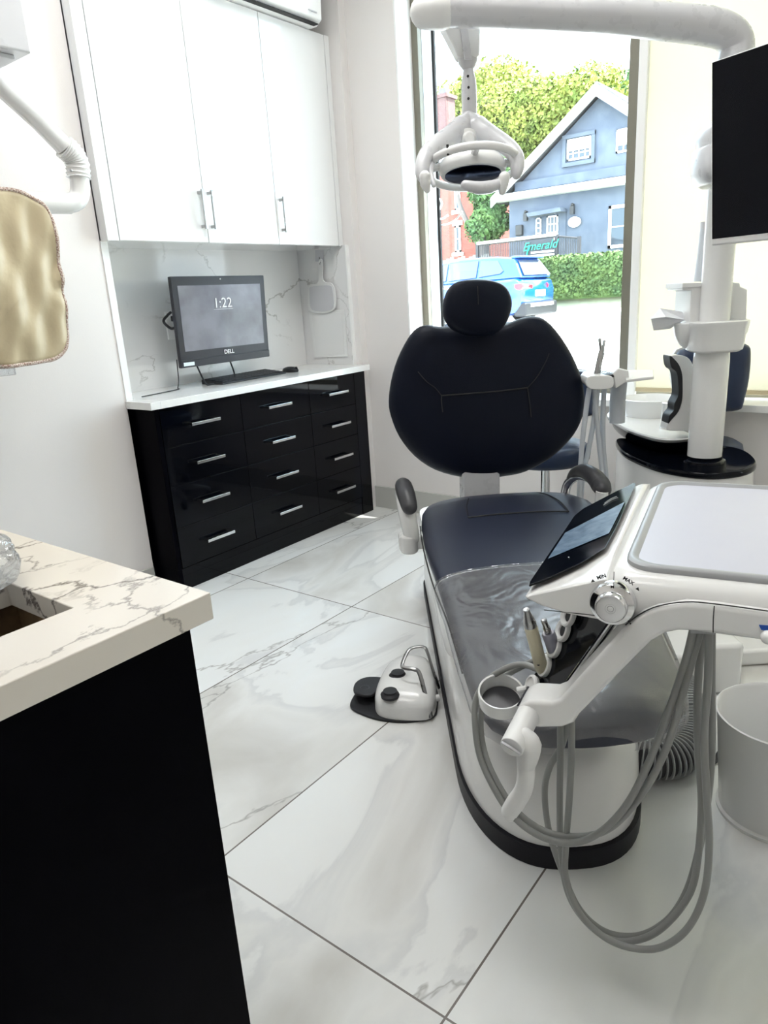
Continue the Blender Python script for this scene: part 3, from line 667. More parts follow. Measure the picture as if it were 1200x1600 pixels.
# back rest
bo = [Vector(p) for p in [(0.364,2.400,0.535),(0.275,2.400,0.545),(0.187,2.400,0.576),(0.118,2.400,0.629),(0.069,2.400,0.699),(0.044,2.400,0.771),(0.039,2.400,0.823),(0.051,2.400,0.891),(0.076,2.400,0.961),(0.114,2.400,1.025),(0.145,2.400,1.056),(0.179,2.400,1.064),(0.216,2.400,1.057),(0.252,2.400,1.055),(0.294,2.400,1.057),(0.342,2.400,1.056),(0.390,2.400,1.053),(0.428,2.400,1.049),(0.475,2.400,1.064),(0.519,2.400,1.071),(0.559,2.400,1.061),(0.599,2.400,1.024),(0.644,2.400,0.959),(0.679,2.400,0.886),(0.698,2.400,0.816),(0.697,2.400,0.747),(0.677,2.400,0.689),(0.638,2.400,0.638),(0.578,2.400,0.588),(0.496,2.400,0.549),(0.424,2.400,0.538)]]
bo = spline(bo, 3, True)
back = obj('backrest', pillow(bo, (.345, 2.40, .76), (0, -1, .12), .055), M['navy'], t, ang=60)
sm = MB()
sm.tube([(0.213,2.343,0.839),(0.308,2.343,0.840),(0.403,2.343,0.842),(0.496,2.343,0.847)], .0022, 6)
sm.tube([(0.213,2.343,0.839),(0.212,2.343,0.818),(0.215,2.343,0.784)], .0018, 6)
sm.tube([(0.496,2.343,0.847),(0.502,2.343,0.806),(0.508,2.343,0.749)], .0018, 6)
sm.tube([(0.139,2.345,0.921),(0.165,2.345,0.888),(0.193,2.345,0.865),(0.213,2.345,0.839)], .0014, 6)
sm.tube([(0.496,2.345,0.846),(0.526,2.345,0.878),(0.551,2.345,0.918),(0.567,2.345,0.953)], .0014, 6)
sub('stitching', sm, M['darkseam'], back)
c_ = Vector((.345, 2.43, .76))
obj('back_shell', MB().loft([[tuple(c_+(Vector(p)-c_)*f+Vector((0, .015+h, 0))) for p in bo[::2]] for f, h in ((.93, 0), (.90, .03), (.75, .05), (.4, .06))]), M['plastic'], t)
obj('backrest_support', MB().box((.275, 2.36, .36), (.405, 2.46, .62)), M['greyarm'], t, bevel=.01)
ho = [Vector(p) for p in [(0.339,2.300,1.194),(0.275,2.300,1.192),(0.241,2.300,1.171),(0.224,2.300,1.130),(0.224,2.300,1.088),(0.247,2.300,1.051),(0.293,2.300,1.029),(0.335,2.300,1.023),(0.380,2.300,1.028),(0.412,2.300,1.049),(0.433,2.300,1.089),(0.437,2.300,1.125),(0.422,2.300,1.162),(0.392,2.300,1.183)]]
ho = spline(ho, 4, True)
hc = Vector((0, 0, 0))
for p in ho: hc += p/len(ho)
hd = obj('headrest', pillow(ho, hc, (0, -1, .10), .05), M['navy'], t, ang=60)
sub('stitching', MB().tube([(0.325,2.247,1.175),(0.326,2.247,1.147),(0.326,2.247,1.121)], .0013, 6), M['darkseam'], hd)
obj('headrest_bar', MB().tube([(hc.x, 2.32, hc.z), (hc.x, 2.43, hc.z-.04), (hc.x, 2.45, hc.z-.2)], .02, 14), M['steel'], t)
# arm rests
la = [(0.075,2.000,0.557),(0.062,2.000,0.558),(0.058,2.000,0.615),(0.057,2.000,0.640)]
L = MB()
pa = [(.055, 1.93, .567), (.052, 2.0, .592), (.045, 2.10, .598), (.043, 2.17, .585)]
pp = [(0.078,2.060,0.549),(0.072,2.100,0.573),(0.067,2.160,0.585),(0.066,2.240,0.573)]
a1 = obj('armrest', MB().tube([(0.082,2.080,0.444),(0.073,2.080,0.502),(0.070,2.130,0.544),(0.067,2.200,0.556)], [.024, .026, .030, .028], 20, 8, cap='round'), M['plastic'], t)
sub('arm_pad', MB().tube(pp, [.024, .028, .028, .022], 18, 8, cap='round'), M['pad'], a1, label='charcoal padded top of the armrest')
sub('arm_bracket', MB().box((.04, 2.07, .405), (.25, 2.12, .452)).lathe((.072, 2.08, .395), (0, 0, 1), [(.001, 0), (.026, 0), (.028, .01), (.028, .06), (.001, .062)], 24), M['plastic'], a1, bevel=.008)
ra = [(0.616,2.300,0.497),(0.626,2.300,0.541),(0.648,2.260,0.576),(0.670,2.200,0.580),(0.679,2.140,0.563),(0.675,2.100,0.550)]
a2 = obj('armrest', MB().tube([(Vector(p)+Vector((-.004, 0, -.018))) for p in ra], .015, 16, 8, cap='round', flat=1), M['chrome'], t)
sub('arm_pad', MB().tube([(0.624,2.300,0.537),(0.636,2.270,0.567),(0.654,2.230,0.582),(0.670,2.180,0.577),(0.681,2.140,0.559),(0.680,2.110,0.551)], [.008, .018, .024, .027, .030, .026], 18, 8, cap='round'), M['pad'], a2, label='charcoal padded top of the armrest')
sub('arm_bracket', MB().tube([Vector(ra[5]), Vector(ra[5])+Vector((-.01, .02, -.13)), Vector(ra[5])+Vector((-.08, .05, -.18))], .020, 16, 6), M['plastic'], a2)
# plastic cover over the leg rest
rows2 = [(1.048, .338, .070, .408, .030), (1.060, .339, .118, .421, .050), (1.082, .341, .155, .432, .068), (1.122, .344, .188, .441, .082), (1.20, .350, .211, .449, .094), (1.33, .360, .228, .459, .102), (1.55, .374, .250, .474, .104), (1.68, .384, .268, .482, .106)]
N_ = 44; rings = []
for s, c, hw, zt, th in rows2:
    r = []
    for k in range(N_):
        a = -.35 + (PI+.7)*k/(N_-1); ca, sa = math.cos(a), math.sin(a)
        x = math.copysign(abs(ca)**.5, ca); y = math.copysign(abs(sa)**.66, sa)
        r.append((c+hw*x, s, zt-th/2+th/2*y+(.010*(1-x*x) if y > 0 else 0)))
    rings.append(r)
P2 = []
for i in range(len(rings)-1):
    for j in range(6):
        f = j/6
        P2.append([tuple(Vector(a)*(1-f)+Vector(b)*f + Vector((0, 0, .004*noise.noise(Vector((a[0]*9, (a[1]*(1-f)+b[1]*f)*14, 1)))+.0025*noise.noise(Vector((a[0]*30, (a[1]*(1-f)+b[1]*f)*22, 5)))))) for a, b in zip(rings[i], rings[i+1])])
P2.append(rings[-1])
t2 = thing('plastic_seat_cover', 'clear plastic cover stretched over the leg rest of the patient chair', 'plastic cover', 'S', (.375, 1.3, .36))
obj('film', MB().loft(P2, cap=False, closed=False), M['film'], t2, ang=180)
obj('hem', MB().tube(rings[-1][5:-5], .0035, 8, 2), M['clearp'], t2, label='pale rolled hem of the cover')

# ================================================================ FOOT CONTROL
t = thing('foot_control', 'white foot control with two black buttons and a bent steel guard on the floor', 'foot pedal', 'W', [(-1.170,1.490,0.000)][0])
bp_ = spline([(-1.249,1.368,0.000),(-1.279,1.415,0.000),(-1.292,1.475,0.000),(-1.262,1.521,0.000),(-1.263,1.583,0.000),(-1.229,1.642,0.000),(-1.170,1.658,0.000),(-1.086,1.584,0.000),(-1.038,1.514,0.000),(-1.015,1.459,0.000),(-1.059,1.401,0.000),(-1.125,1.367,0.000),(-1.188,1.358,0.000)], 4, True)
obj('base_plate', MB().prism([tuple(p) for p in bp_], (0, 0, .008)), M['rubber'], t, bevel=.002)
b0 = [(-1.206,1.436,0.008),(-1.168,1.387,0.008),(-1.126,1.375,0.008),(-1.059,1.402,0.008),(-1.015,1.440,0.008),(-1.030,1.496,0.008),(-1.084,1.578,0.008),(-1.160,1.658,0.008),(-1.221,1.659,0.008),(-1.260,1.607,0.008),(-1.248,1.531,0.008)]
cb = Vector((0, 0, 0))
for p in b0: cb += Vector(p)/len(b0)
bs = spline(b0, 4, True)
rg = [[tuple(cb+(p-cb)*f+Vector((0, 0, z))) for p in bs] for f, z in ((1, 0), (.985, .03), (.96, .040), (.90, .052), (.78, .064), (.6, .072), (.35, .076))]
obj('body', MB().loft(rg), M['plastic'], t, ang=40)
pd = spline([(-1.262,1.401,0.030),(-1.290,1.444,0.030),(-1.282,1.485,0.030),(-1.241,1.509,0.030),(-1.220,1.495,0.030),(-1.205,1.444,0.030),(-1.204,1.412,0.030),(-1.227,1.398,0.030)], 4, True)
obj('pedal', MB().prism([tuple(p) for p in pd], (0, 0, .010)), M['rubber'], t, bevel=.004)
obj('pedal_hinge', MB().box(tuple(Vector([(-1.220,1.461,0.008)][0])-Vector((.03, .02, 0))), tuple(Vector([(-1.220,1.461,0.008)][0])+Vector((.02, .02, .03)))), M['rubber'], t, bevel=.004)
for q in ([(-1.125,1.404,0.070)][0], [(-1.159,1.489,0.078)][0]):
    q = Vector(q)
    obj('button', MB().lathe(q-Vector((0, 0, .006)), (0, 0, 1), [(.001, 0), (.027, 0), (.028, .008), (.021, .014), (.020, .019), (.001, .020)], 28, 1, (.78, .62, 0)), M['rubber'], t)
gp = [[(-1.012,1.442,0.012)][0], [(-1.044,1.462,0.070)][0], [(-1.075,1.482,0.115)][0], [(-1.090,1.478,0.125)][0], [(-1.122,1.471,0.125)][0], [(-1.135,1.484,0.130)][0], [(-1.140,1.519,0.150)][0], [(-1.134,1.540,0.155)][0], [(-1.110,1.559,0.155)][0], [(-1.096,1.558,0.140)][0], [(-1.089,1.574,0.070)][0], [(-1.077,1.583,0.014)][0]]
obj('guard', MB().tube(gp, .0065, 12, 6, flat=.6), M['steel'], t)
obj('cable_plug', MB().tube([[(-1.046,1.501,0.030)][0], [(-1.034,1.517,0.030)][0]], .010, 12, 1), M['plastic'], t)
obj('pedal_marking', MB().lathe(Vector([(-1.245,1.434,0.040)][0]), (0, 0, 1), [(.012, 0), (.014, 0), (.014, .0006), (.012, .0006)], 20), M['pad'], t)

# ================================================================ DENTAL (SPITTOON) UNIT
t = unit = thing('spittoon_unit', 'white dental water unit with spittoon bowl and tall white column right of the chair', 'dental unit', 'S', (1.1, 2.4, 0))
fo = [(.900, 2.66), (.862, 2.48), (.866, 2.34), (.890, 2.22), (.935, 2.14), (.995, 2.09), (1.06, 2.085), (1.125, 2.11), (1.18, 2.165), (1.215, 2.24), (1.24, 2.35), (1.225, 2.43), (1.16, 2.47), (1.06, 2.50), (.99, 2.60), (.94, 2.68)]
fs = spline([(a, b, 0) for a, b in fo], 4, True); fcn = Vector((1.05, 2.39, 0))
def foot(f, z): return [tuple(fcn+(p-fcn)*f+Vector((0, 0, z))) for p in fs]
obj('cabinet_body', MB().loft([foot(.97, .06), foot(.985, .12), foot(.985, .50), foot(.97, .565)]), M['plastic'], t, ang=40)
obj('plinth', MB().box((.93, 1.945, 0), (1.45, 2.60, .055)), M['plastic'], t, bevel=.012)
obj('base_bridge', MB().box((.575, 1.73, .045), (.88, 1.98, .175)).box((.80, 1.80, .0), (1.00, 2.3, .16)), M['plastic'], t, bevel=.015)
obj('bridge_skirt', MB().box((.60, 1.715, 0), (.845, 1.96, .046)), M['skirt'], t, bevel=.004)
obj('top_plate', MB().loft([foot(.985, .566), foot(1.0, .570), foot(1.0, .580), foot(.985, .586), foot(.94, .584), foot(.90, .580)]), M['glassblk'], t, ang=50, label='glossy black top plate')
obj('emblem_ring', MB().tube([(.955+.05*math.cos(a/14*2*PI)*.7, 2.105+.0*a-.02*math.cos(a/14*2*PI), .36+.05*math.sin(a/14*2*PI)) for a in range(15)], .0035, 6, 2), M['gwhite'], t)
# raised white shelf and its black waist
sf = spline([(0.918,2.821,0.645),(0.956,2.922,0.645),(1.012,3.004,0.645),(1.102,3.040,0.645),(1.209,3.032,0.645),(1.325,2.982,0.645),(1.375,2.869,0.645),(1.329,2.691,0.645),(1.211,2.482,0.645),(1.071,2.347,0.645),(0.960,2.338,0.645),(0.917,2.458,0.645),(0.904,2.619,0.645)], 4, True)
sc_ = Vector((0, 0, 0))
for p in sf: sc_ += p/len(sf)
def sh(f, z): return [(sc_.x+(p.x-sc_.x)*f, sc_.y+(p.y-sc_.y)*f, z) for p in sf]
obj('shelf', MB().loft([sh(.93, .628), sh(.975, .634), sh(1.0, .643), sh(.99, .648), sh(.95, .647)]), M['plastic'], t, ang=50)
obj('shelf_neck', MB().loft([sh(.80, .586), sh(.86, .60), sh(.93, .628)]), M['glassblk'], t)
bc = Vector([(1.084,2.806,0.655)][0])
obj('spittoon_bowl', MB().lathe((bc.x, bc.y, .647), (0, 0, 1), [(.001, 0), (.094, 0), (.103, .02), (.112, .062), (.1135, .068), (.109, .070), (.105, .064), (.096, .030), (.075, .014), (.02, .010), (.001, .010)], 56), M['plastic'], t, ang=45)
cs_ = Vector([(1.043,2.514,0.650)][0])
obj('cup_holder', MB().lathe((cs_.x, cs_.y, .647), (0, 0, 1), [(.001, 0), (.034, 0), (.030, .02), (.028, .085), (.030, .092), (.022, .096), (.018, .088), (.001, .086)], 32), M['plastic'], t)
crs = [(0.961,2.330,0.679),(1.015,2.330,0.673),(1.051,2.330,0.673),(1.043,2.330,0.827),(1.036,2.330,0.879),(1.017,2.330,0.911),(0.987,2.330,0.923),(0.958,2.330,0.922),(0.963,2.330,0.910),(0.984,2.330,0.896),(0.994,2.330,0.871),(1.001,2.330,0.829),(1.004,2.330,0.777),(0.994,2.330,0.739),(0.974,2.330,0.715),(0.962,2.330,0.701)]
obj('cup_filler', MB().prism([tuple(p) for p in spline(crs, 4, True)], (0, .055, 0)), M['plastic'], t, bevel=.006)
obj('filler_lining', MB().prism([tuple(p) for p in spline([(0.955,2.327,0.923),(0.974,2.327,0.907),(0.988,2.327,0.888),(0.998,2.327,0.861),(1.002,2.327,0.823),(1.003,2.327,0.777),(0.993,2.327,0.740),(0.973,2.327,0.715),(0.961,2.327,0.701),(0.964,2.327,0.727),(0.977,2.327,0.745),(0.978,2.327,0.766),(0.989,2.327,0.793),(0.987,2.327,0.830),(0.979,2.327,0.868),(0.963,2.327,0.883),(0.956,2.327,0.902)], 4, True)], (0, .056, 0)), M['rubber'], t, bevel=.002, label='black lining of the cup filler arch')
# column
colx, coly = 1.063, 2.27
obj('column_foot', MB().lathe((colx, coly, .580), (0, 0, 1), [(.001, 0), (.066, 0), (.064, .006), (.055, .010), (.055, .02), (.001, .02)], 40), M['glassblk'], t)
obj('lower_column', MB().lathe((colx, coly, .600), (0, 0, 1), [(.001, 0), (.0525, 0), (.0535, .3), (.052, .335), (.048, .342), (.001, .342)], 48), M['plastic'], t, ang=40)
obj('column_collar', MB().loft([[(colx+(.078 if abs(math.cos(a)) > 0 else 0)*math.copysign(abs(math.cos(a))**.5, math.cos(a))*f, coly-.01+.075*math.copysign(abs(math.sin(a))**.5, math.sin(a))*f, z) for a in [2*PI*k/40 for k in range(40)]] for f, z in ((.80, .935), (.93, .942), (.97, .96), (1.0, 1.012), (1.04, 1.018), (1.04, 1.026), (.98, 1.028))]), M['plastic'], t, ang=40)
obj('collar_bowl', MB().loft([[(colx+.008+.118*math.cos(a)*f, coly+.035+.07*math.sin(a)*f, z) for a in [2*PI*k/40 for k in range(40)]] for f, z in ((.55, .935), (.8, .955), (.95, .985), (1.0, 1.015), (1.0, 1.023), (.96, 1.025))]), M['plastic'], t, ang=50)
obj('upper_column', MB().lathe((colx, coly, 1.02), (0, 0, 1), [(.001, 0), (.0445, 0), (.0445, .70), (.001, .70)], 40), M['plastic'], t)
bxp = [(1.011,2.400,1.144),(1.215,2.400,1.137)]
obj('tissue_dispenser', MB().prism([(0.990,2.280,1.122),(0.990,2.280,1.020),(1.057,2.280,1.016),(1.053,2.280,1.130),(0.963,2.280,1.144),(0.962,2.280,1.124)], (0, .12, 0)), M['plastic'], t, bevel=.004)
obj('dispenser_lid', MB().prism([(0.960,2.275,1.146),(1.049,2.275,1.143),(1.050,2.275,1.132),(0.959,2.275,1.131)], (0, .13, 0)), M['plasticw'], t, bevel=.002)
obj('cup_dispenser', MB().prism([(1.122,2.290,1.012),(1.175,2.290,1.011),(1.170,2.290,1.115),(1.147,2.290,1.124),(1.144,2.290,1.136),(1.118,2.290,1.139)], (0, .11, 0)), M['plastic'], t, bevel=.004)
obj('water_post', MB().tube([(1.078,2.400,1.146),(1.084,2.400,1.233),(1.089,2.400,1.325)], .028, 20, 1), M['hosew'], t)
obj('post_cap', MB().tube([(1.089,2.400,1.306),(1.089,2.400,1.326)], .0295, 20, 1), M['greyp'], t)
# tissue poking out
tp = [(0.976,2.300,1.038),(0.943,2.300,1.052),(0.902,2.300,1.051),(0.879,2.300,1.034),(0.884,2.300,1.011),(0.917,2.300,1.011),(0.945,2.300,1.013),(0.976,2.300,1.028)]
t = thing('tissue', 'white paper tissue poking out of the dispenser on the column', 'tissue', 'S', tp[0])
ts = MB(); A_ = [(0.993,2.320,1.033),(0.903,2.300,1.074),(0.857,2.250,1.047),(0.875,2.270,1.010),(0.941,2.310,1.009),(0.899,2.240,1.050),(0.907,2.290,1.047),(0.987,2.330,1.058)]
ts.add([A_[0], A_[5], A_[2], A_[3], A_[4], A_[1], A_[7], A_[6]], [(0, 1, 2, 3), (0, 3, 4), (1, 5, 2), (0, 6, 5, 1), (1, 7, 2)])
obj('folded_sheet', ts, M['tissue'], t, solid=.0012, smooth=False)

# ---- operating light
lt = thing('operating_light', 'white operating light hanging from a long curved arm in front of the window', 'operating light', 'S', (.30, 2.2, 1.45))
arm = [(colx, coly, 1.80), (colx, coly, 1.862), (colx-.012, coly-.002, 1.885), (colx-.05, coly-.006, 1.903)] 
ap_ = [(1.066,2.270,1.722),(1.071,2.270,1.774),(1.043,2.265,1.805),(0.980,2.260,1.824),(0.860,2.250,1.838),(0.694,2.230,1.853),(0.514,2.210,1.863),(0.320,2.180,1.870),(0.226,2.170,1.873),(0.204,2.170,1.874)]
obj('main_arm', MB().tube(ap_, [.050, .048, .048, .050, .048, .046, .044, .042, .041, .038], 28, 8, cap='round', flat=.95), M['greyarm'], lt)
obj('arm_end_cap', MB().tube([(0.235,2.170,1.871),(0.191,2.170,1.871)], [.044, .040], 24, 1, cap='round'), M['plasticw'], lt)
lk = [Vector(p) for p in [(0.316,2.280,1.784),(0.292,2.280,1.885)]]
dv = (lk[1]-lk[0]); e1 = Vector((1, 0, 0)); e2 = Vector((0, 1, 0))
def rc(c, a, b): return [tuple(c+e1*x*a+e2*y*b) for x, y in ((-1, -1), (1, -1), (1, 1), (-1, 1))]
obj('link_arm', MB().loft([rc(lk[0], .030, .028), rc(lk[1], .058, .040)]), M['plastic'], lt, bevel=.008)
obj('link_cover', MB().prism([(0.301,2.238,1.776),(0.323,2.238,1.775),(0.311,2.238,1.855),(0.290,2.238,1.859)], (0, .01, 0)), M['greyarm'], lt, bevel=.002)
st_ = [(0.316,2.280,1.787),(0.317,2.280,1.768),(0.317,2.280,1.739),(0.314,2.280,1.628)]
obj('swivel', MB().lathe(st_[0], tuple(Vector(st_[1])-Vector(st_[0])), [(.001, -.005), (.028, -.005), (.027, .01), (.016, .026), (.001, .027)], 28), M['greyarm'], lt)
stem = obj('stem', MB().lathe(st_[1], (0, 0, -1), [(.001, 0), (.014, 0), (.015, .012), (.0205, .038), (.0215, .05), (.0215, .160), (.020, .178), (.001, .180)], 28), M['greyarm'], lt)
for q in [(0.312,2.258,1.738),(0.313,2.258,1.710),(0.312,2.258,1.682)]: sub('screw', MB().lathe(q, (0, -1, 0), [(.001, 0), (.0035, 0), (.0035, .002), (.001, .002)], 12), M['ink'], stem)
yk = MB()
yk.tube([(0.313,2.270,1.633),(0.292,2.260,1.609),(0.252,2.220,1.579),(0.204,2.160,1.549),(0.171,2.110,1.514),(0.158,2.080,1.475),(0.162,2.070,1.451)], [.022, .034, .030, .024, .021, .018, .012], 20, 8, cap='round')
yk.tube([(0.313,2.270,1.633),(0.333,2.260,1.607),(0.362,2.220,1.576),(0.400,2.170,1.540),(0.420,2.130,1.506),(0.420,2.110,1.474),(0.416,2.100,1.454)], [.022, .034, .030, .024, .021, .019, .012], 20, 8, cap='round')
obj('yoke', yk, M['greyarm'], lt, ang=60)
obj('hub_knob', MB().lathe([(0.303,2.225,1.573)][0], (0, -1, -.12), [(.001, -.01), (.028, -.01), (.028, .004), (.018, .008), (.018, .030), (.013, .040), (.001, .042)], 28), M['plasticw'], lt)
hc_ = Vector([(0.305,2.160,1.489)][0])
axn = Vector((.02, -.42, -1)).normalized()    # the lamp looks down and slightly forward
ex = Vector((1, 0, 0)); ey = axn.cross(ex).normalized()
def el(rx, ry, h, n=64): return [hc_+ex*rx*math.cos(2*PI*k/n)+ey*ry*math.sin(2*PI*k/n)+axn*h for k in range(n)]
ring = MB(); E_ = el(.128, .100, 0)
ring.tube([E_[k % 64] for k in range(65)], .0105, 12, 1)
obj('head_ring', ring, M['plastic'], lt, ang=60)
obj('head_dome', MB().loft([el(.088, .052, .020), el(.094, .058, .008), el(.092, .056, -.012), el(.070, .045, -.036), el(.035, .03, -.048)]), M['plastic'], lt, ang=50)
obj('reflector', MB().loft([el(.078, .044, .0200), el(.078, .044, .0225), el(.05, .028, .0250), el(.01, .006, .0258)]), M['mirror'], lt)
sp_m = MB()
for a in (0, PI*.5, PI, PI*1.5):
    sp_m.tube([hc_+ex*.085*math.cos(a)+ey*.052*math.sin(a)-axn*.01, hc_+ex*.126*math.cos(a)+ey*.098*math.sin(a)], .010, 10, 1)
obj('head_struts', sp_m, M['plastic'], lt)
obj('front_handle_bar', MB().tube([(0.266,2.020,1.427),(0.296,2.020,1.419),(0.331,2.030,1.420),(0.365,2.050,1.430)], [.012, .016, .016, .012], 16, 6, cap='round'), M['greyarm'], lt)
obj('grip', MB().tube([(0.372,2.040,1.442),(0.368,2.040,1.423),(0.366,2.040,1.409)], [.015, .014, .010], 14, 4, cap='round'), M['plasticw'], lt)
obj('grip', MB().tube([(0.163,2.040,1.456),(0.164,2.040,1.437),(0.168,2.040,1.423)], [.015, .014, .008], 14, 4, cap='round'), M['plasticw'], lt)
obj('side_bracket', MB().tube([(0.196,2.140,1.517),(0.182,2.100,1.486),(0.183,2.080,1.461),(0.187,2.060,1.436)], [.012, .010, .008, .006], 12, 5, cap='round'), M['greyarm'], lt)
obj('switch_pin', MB().tube([(0.229,2.080,1.536),(0.230,2.080,1.510)], .0035, 8, 1), M['ink'], lt)

# ---- monitor on the column
tm = thing('patient_monitor', 'black switched-off screen with pale edges hung from the column at the right edge', 'monitor', 'S', (.75, 1.5, 1.2))
ml = [Vector(p) for p in [(0.706,1.600,1.568),(0.731,1.600,1.223)]]; md_ = Vector((.50, -.86, 0)).normalized()
TL, BL = ml; TR, BR = TL+md_*.53, BL+md_*.53; bn = Vector((md_.y, -md_.x, 0)); 
if bn.y > 0: bn = -bn      # facing the camera side
obj('housing', MB().prism([TL, TR, BR, BL], -bn*.028), M['plasticw'], tm, bevel=.003)
def mp_(u, w, d): return TL*(1-u)*(w)+TR*u*w+BL*(1-u)*(1-w)+BR*u*(1-w)+bn*d
obj('display', MB().prism([mp_(.006, .037, .0008), mp_(.994, .037, .0008), mp_(.994, .994, .0008), mp_(.006, .994, .0008)], -bn*.003), M['offscreen'], tm, smooth=False)
jr = lambda hw, hd, z, c=(1.045, 2.16): [(c[0]+hw*math.copysign(abs(math.cos(a))**.6, math.cos(a)), c[1]+hd*math.copysign(abs(math.sin(a))**.6, math.sin(a)), z) for a in [2*PI*k/36 for k in range(36)]]
jz = [p[2] for p in [(0.850,2.120,1.564),(0.852,2.120,1.541),(0.856,2.120,1.525),(0.856,2.120,1.504),(0.849,2.120,1.495),(0.852,2.120,1.441),(0.866,2.120,1.415),(0.885,2.120,1.402)]]
obj('arm_joint', MB().loft([jr(.085, .07, jz[7]), jr(.105, .09, jz[6]), jr(.112, .095, jz[5]), jr(.112, .095, jz[4]), jr(.108, .09, jz[4]+.006)]), M['greyarm'], tm, ang=50)
obj('arm_joint', MB().loft([jr(.104, .088, jz[4]+.007), jr(.102, .088, jz[3]), jr(.106, .09, jz[2]), jr(.104, .088, jz[1]), jr(.085, .07, jz[0])]), M['greyarm'], tm, ang=50)
mc = mp_(.5, .45, -.03)
obj('swing_arm', MB().tube([(1.05, 2.12, jz[5]+.02), (1.15, 1.80, jz[5]+.02), tuple(mc+Vector((.08, .12, .0))), tuple(mc)], .028, 16, 5), M['greyarm'], tm)

# ---- assistant's arm
ta = thing('assistant_instrument_arm', 'white assistant arm holding suction handpieces between the chair and spittoon bowl', 'instrument arm', 'S', (.86, 2.33, .6))
hp = spline([(0.699,2.300,0.878),(0.749,2.300,0.875),(0.765,2.300,0.864),(0.766,2.300,0.843),(0.750,2.300,0.832),(0.700,2.300,0.833),(0.679,2.300,0.845),(0.675,2.300,0.861),(0.683,2.300,0.875)], 4, True)
obj('holder_block', MB().prism([tuple(p) for p in hp], (.01, .10, .004)), M['plastic'], ta, bevel=.004)
obj('holder_top', MB().prism([(0.683,2.310,0.876),(0.766,2.310,0.877),(0.771,2.310,0.870),(0.766,2.310,0.867),(0.688,2.310,0.870)], (.01, .09, .004)), M['rubber'], ta, bevel=.001)
obj('touch_pad', MB().prism([(0.731,2.330,0.879),(0.773,2.330,0.879),(0.771,2.330,0.870),(0.727,2.330,0.871)], (.02, .07, .008)), M['clearp'], ta)
sm_ = MB(); 
obj('suction_handpiece', MB().tube([(0.719,2.340,0.875),(0.729,2.340,0.923),(0.736,2.340,0.952)], [.007, .008, .009], 12, 4).tube([(0.736,2.340,0.952),(0.731,2.340,0.972),(0.729,2.340,0.988)], [.006, .005, .005], 10, 3, cap='round'), M['nickel'], ta)
obj('suction_handpiece', MB().tube([(0.734,2.360,0.872),(0.739,2.360,0.913),(0.745,2.360,0.943)], [.006, .007, .008], 12, 4).tube([(0.745,2.360,0.943),(0.748,2.360,0.962),(0.750,2.360,0.980)], [.006, .005, .005], 10, 3, cap='round'), M['nickel'], ta)
obj('arm_shell', MB().hull([(0.769,2.320,0.878),(0.785,2.320,0.895),(0.804,2.320,0.890),(0.821,2.320,0.885),(0.824,2.320,0.854),(0.775,2.320,0.844),(0.779,2.320,0.828)] + [tuple(Vector(p)+Vector((0, .08, 0))) for p in [(0.769,2.320,0.878),(0.785,2.320,0.895),(0.804,2.320,0.890),(0.821,2.320,0.885),(0.824,2.320,0.854),(0.775,2.320,0.844),(0.779,2.320,0.828)]]), M['plastic'], ta, bevel=.005)
obj('side_tray', MB().prism([(0.841,2.420,0.876),(0.939,2.420,0.872),(0.895,2.300,0.864),(0.805,2.300,0.859)], (0, 0, -.010)), M['plastic'], ta, bevel=.003)
obj('arm_post', MB().tube([(0.818,2.400,0.841),(0.814,2.400,0.779),(0.815,2.400,0.702)], .026, 20, 1), M['hosew'], ta)
for P_ in ([(0.699,2.340,0.834),(0.690,2.340,0.763),(0.680,2.340,0.656),(0.674,2.340,0.535),(0.672,2.340,0.409)], [(0.733,2.360,0.828),(0.725,2.360,0.736),(0.708,2.360,0.628),(0.690,2.360,0.528),(0.682,2.360,0.402)], [(0.719,2.350,0.830),(0.728,2.350,0.738),(0.742,2.350,0.628),(0.754,2.350,0.527),(0.762,2.350,0.400)], [(0.758,2.370,0.825),(0.756,2.370,0.733),(0.761,2.370,0.623),(0.773,2.370,0.521),(0.779,2.370,0.393)]):
    obj('suction_hose', MB().tube(P_, .0085, 12, 6), M['hosew'], ta)
# ---- cream container on the sill
cp = Vector([(-1.106,2.935,0.673)][0]); cp.y = 3.12; cp.x = -1.46
t = thing('cream_bottle', 'small cream-coloured bottle on the window sill behind the suction hoses', 'bottle', 'W', cp)
obj('body', MB().lathe((-1.475, 3.12, .6725), (0, 0, 1), [(.001, 0), (.026, 0), (.028, .01), (.028, .06), (.020, .075), (.001, .076)], 24), M['cream'], t)
obj('cap', MB().lathe((-1.475, 3.12, .749), (0, 0, 1), [(.001, 0), (.013, 0), (.013, .02), (.001, .02)], 20), M['white'], t)

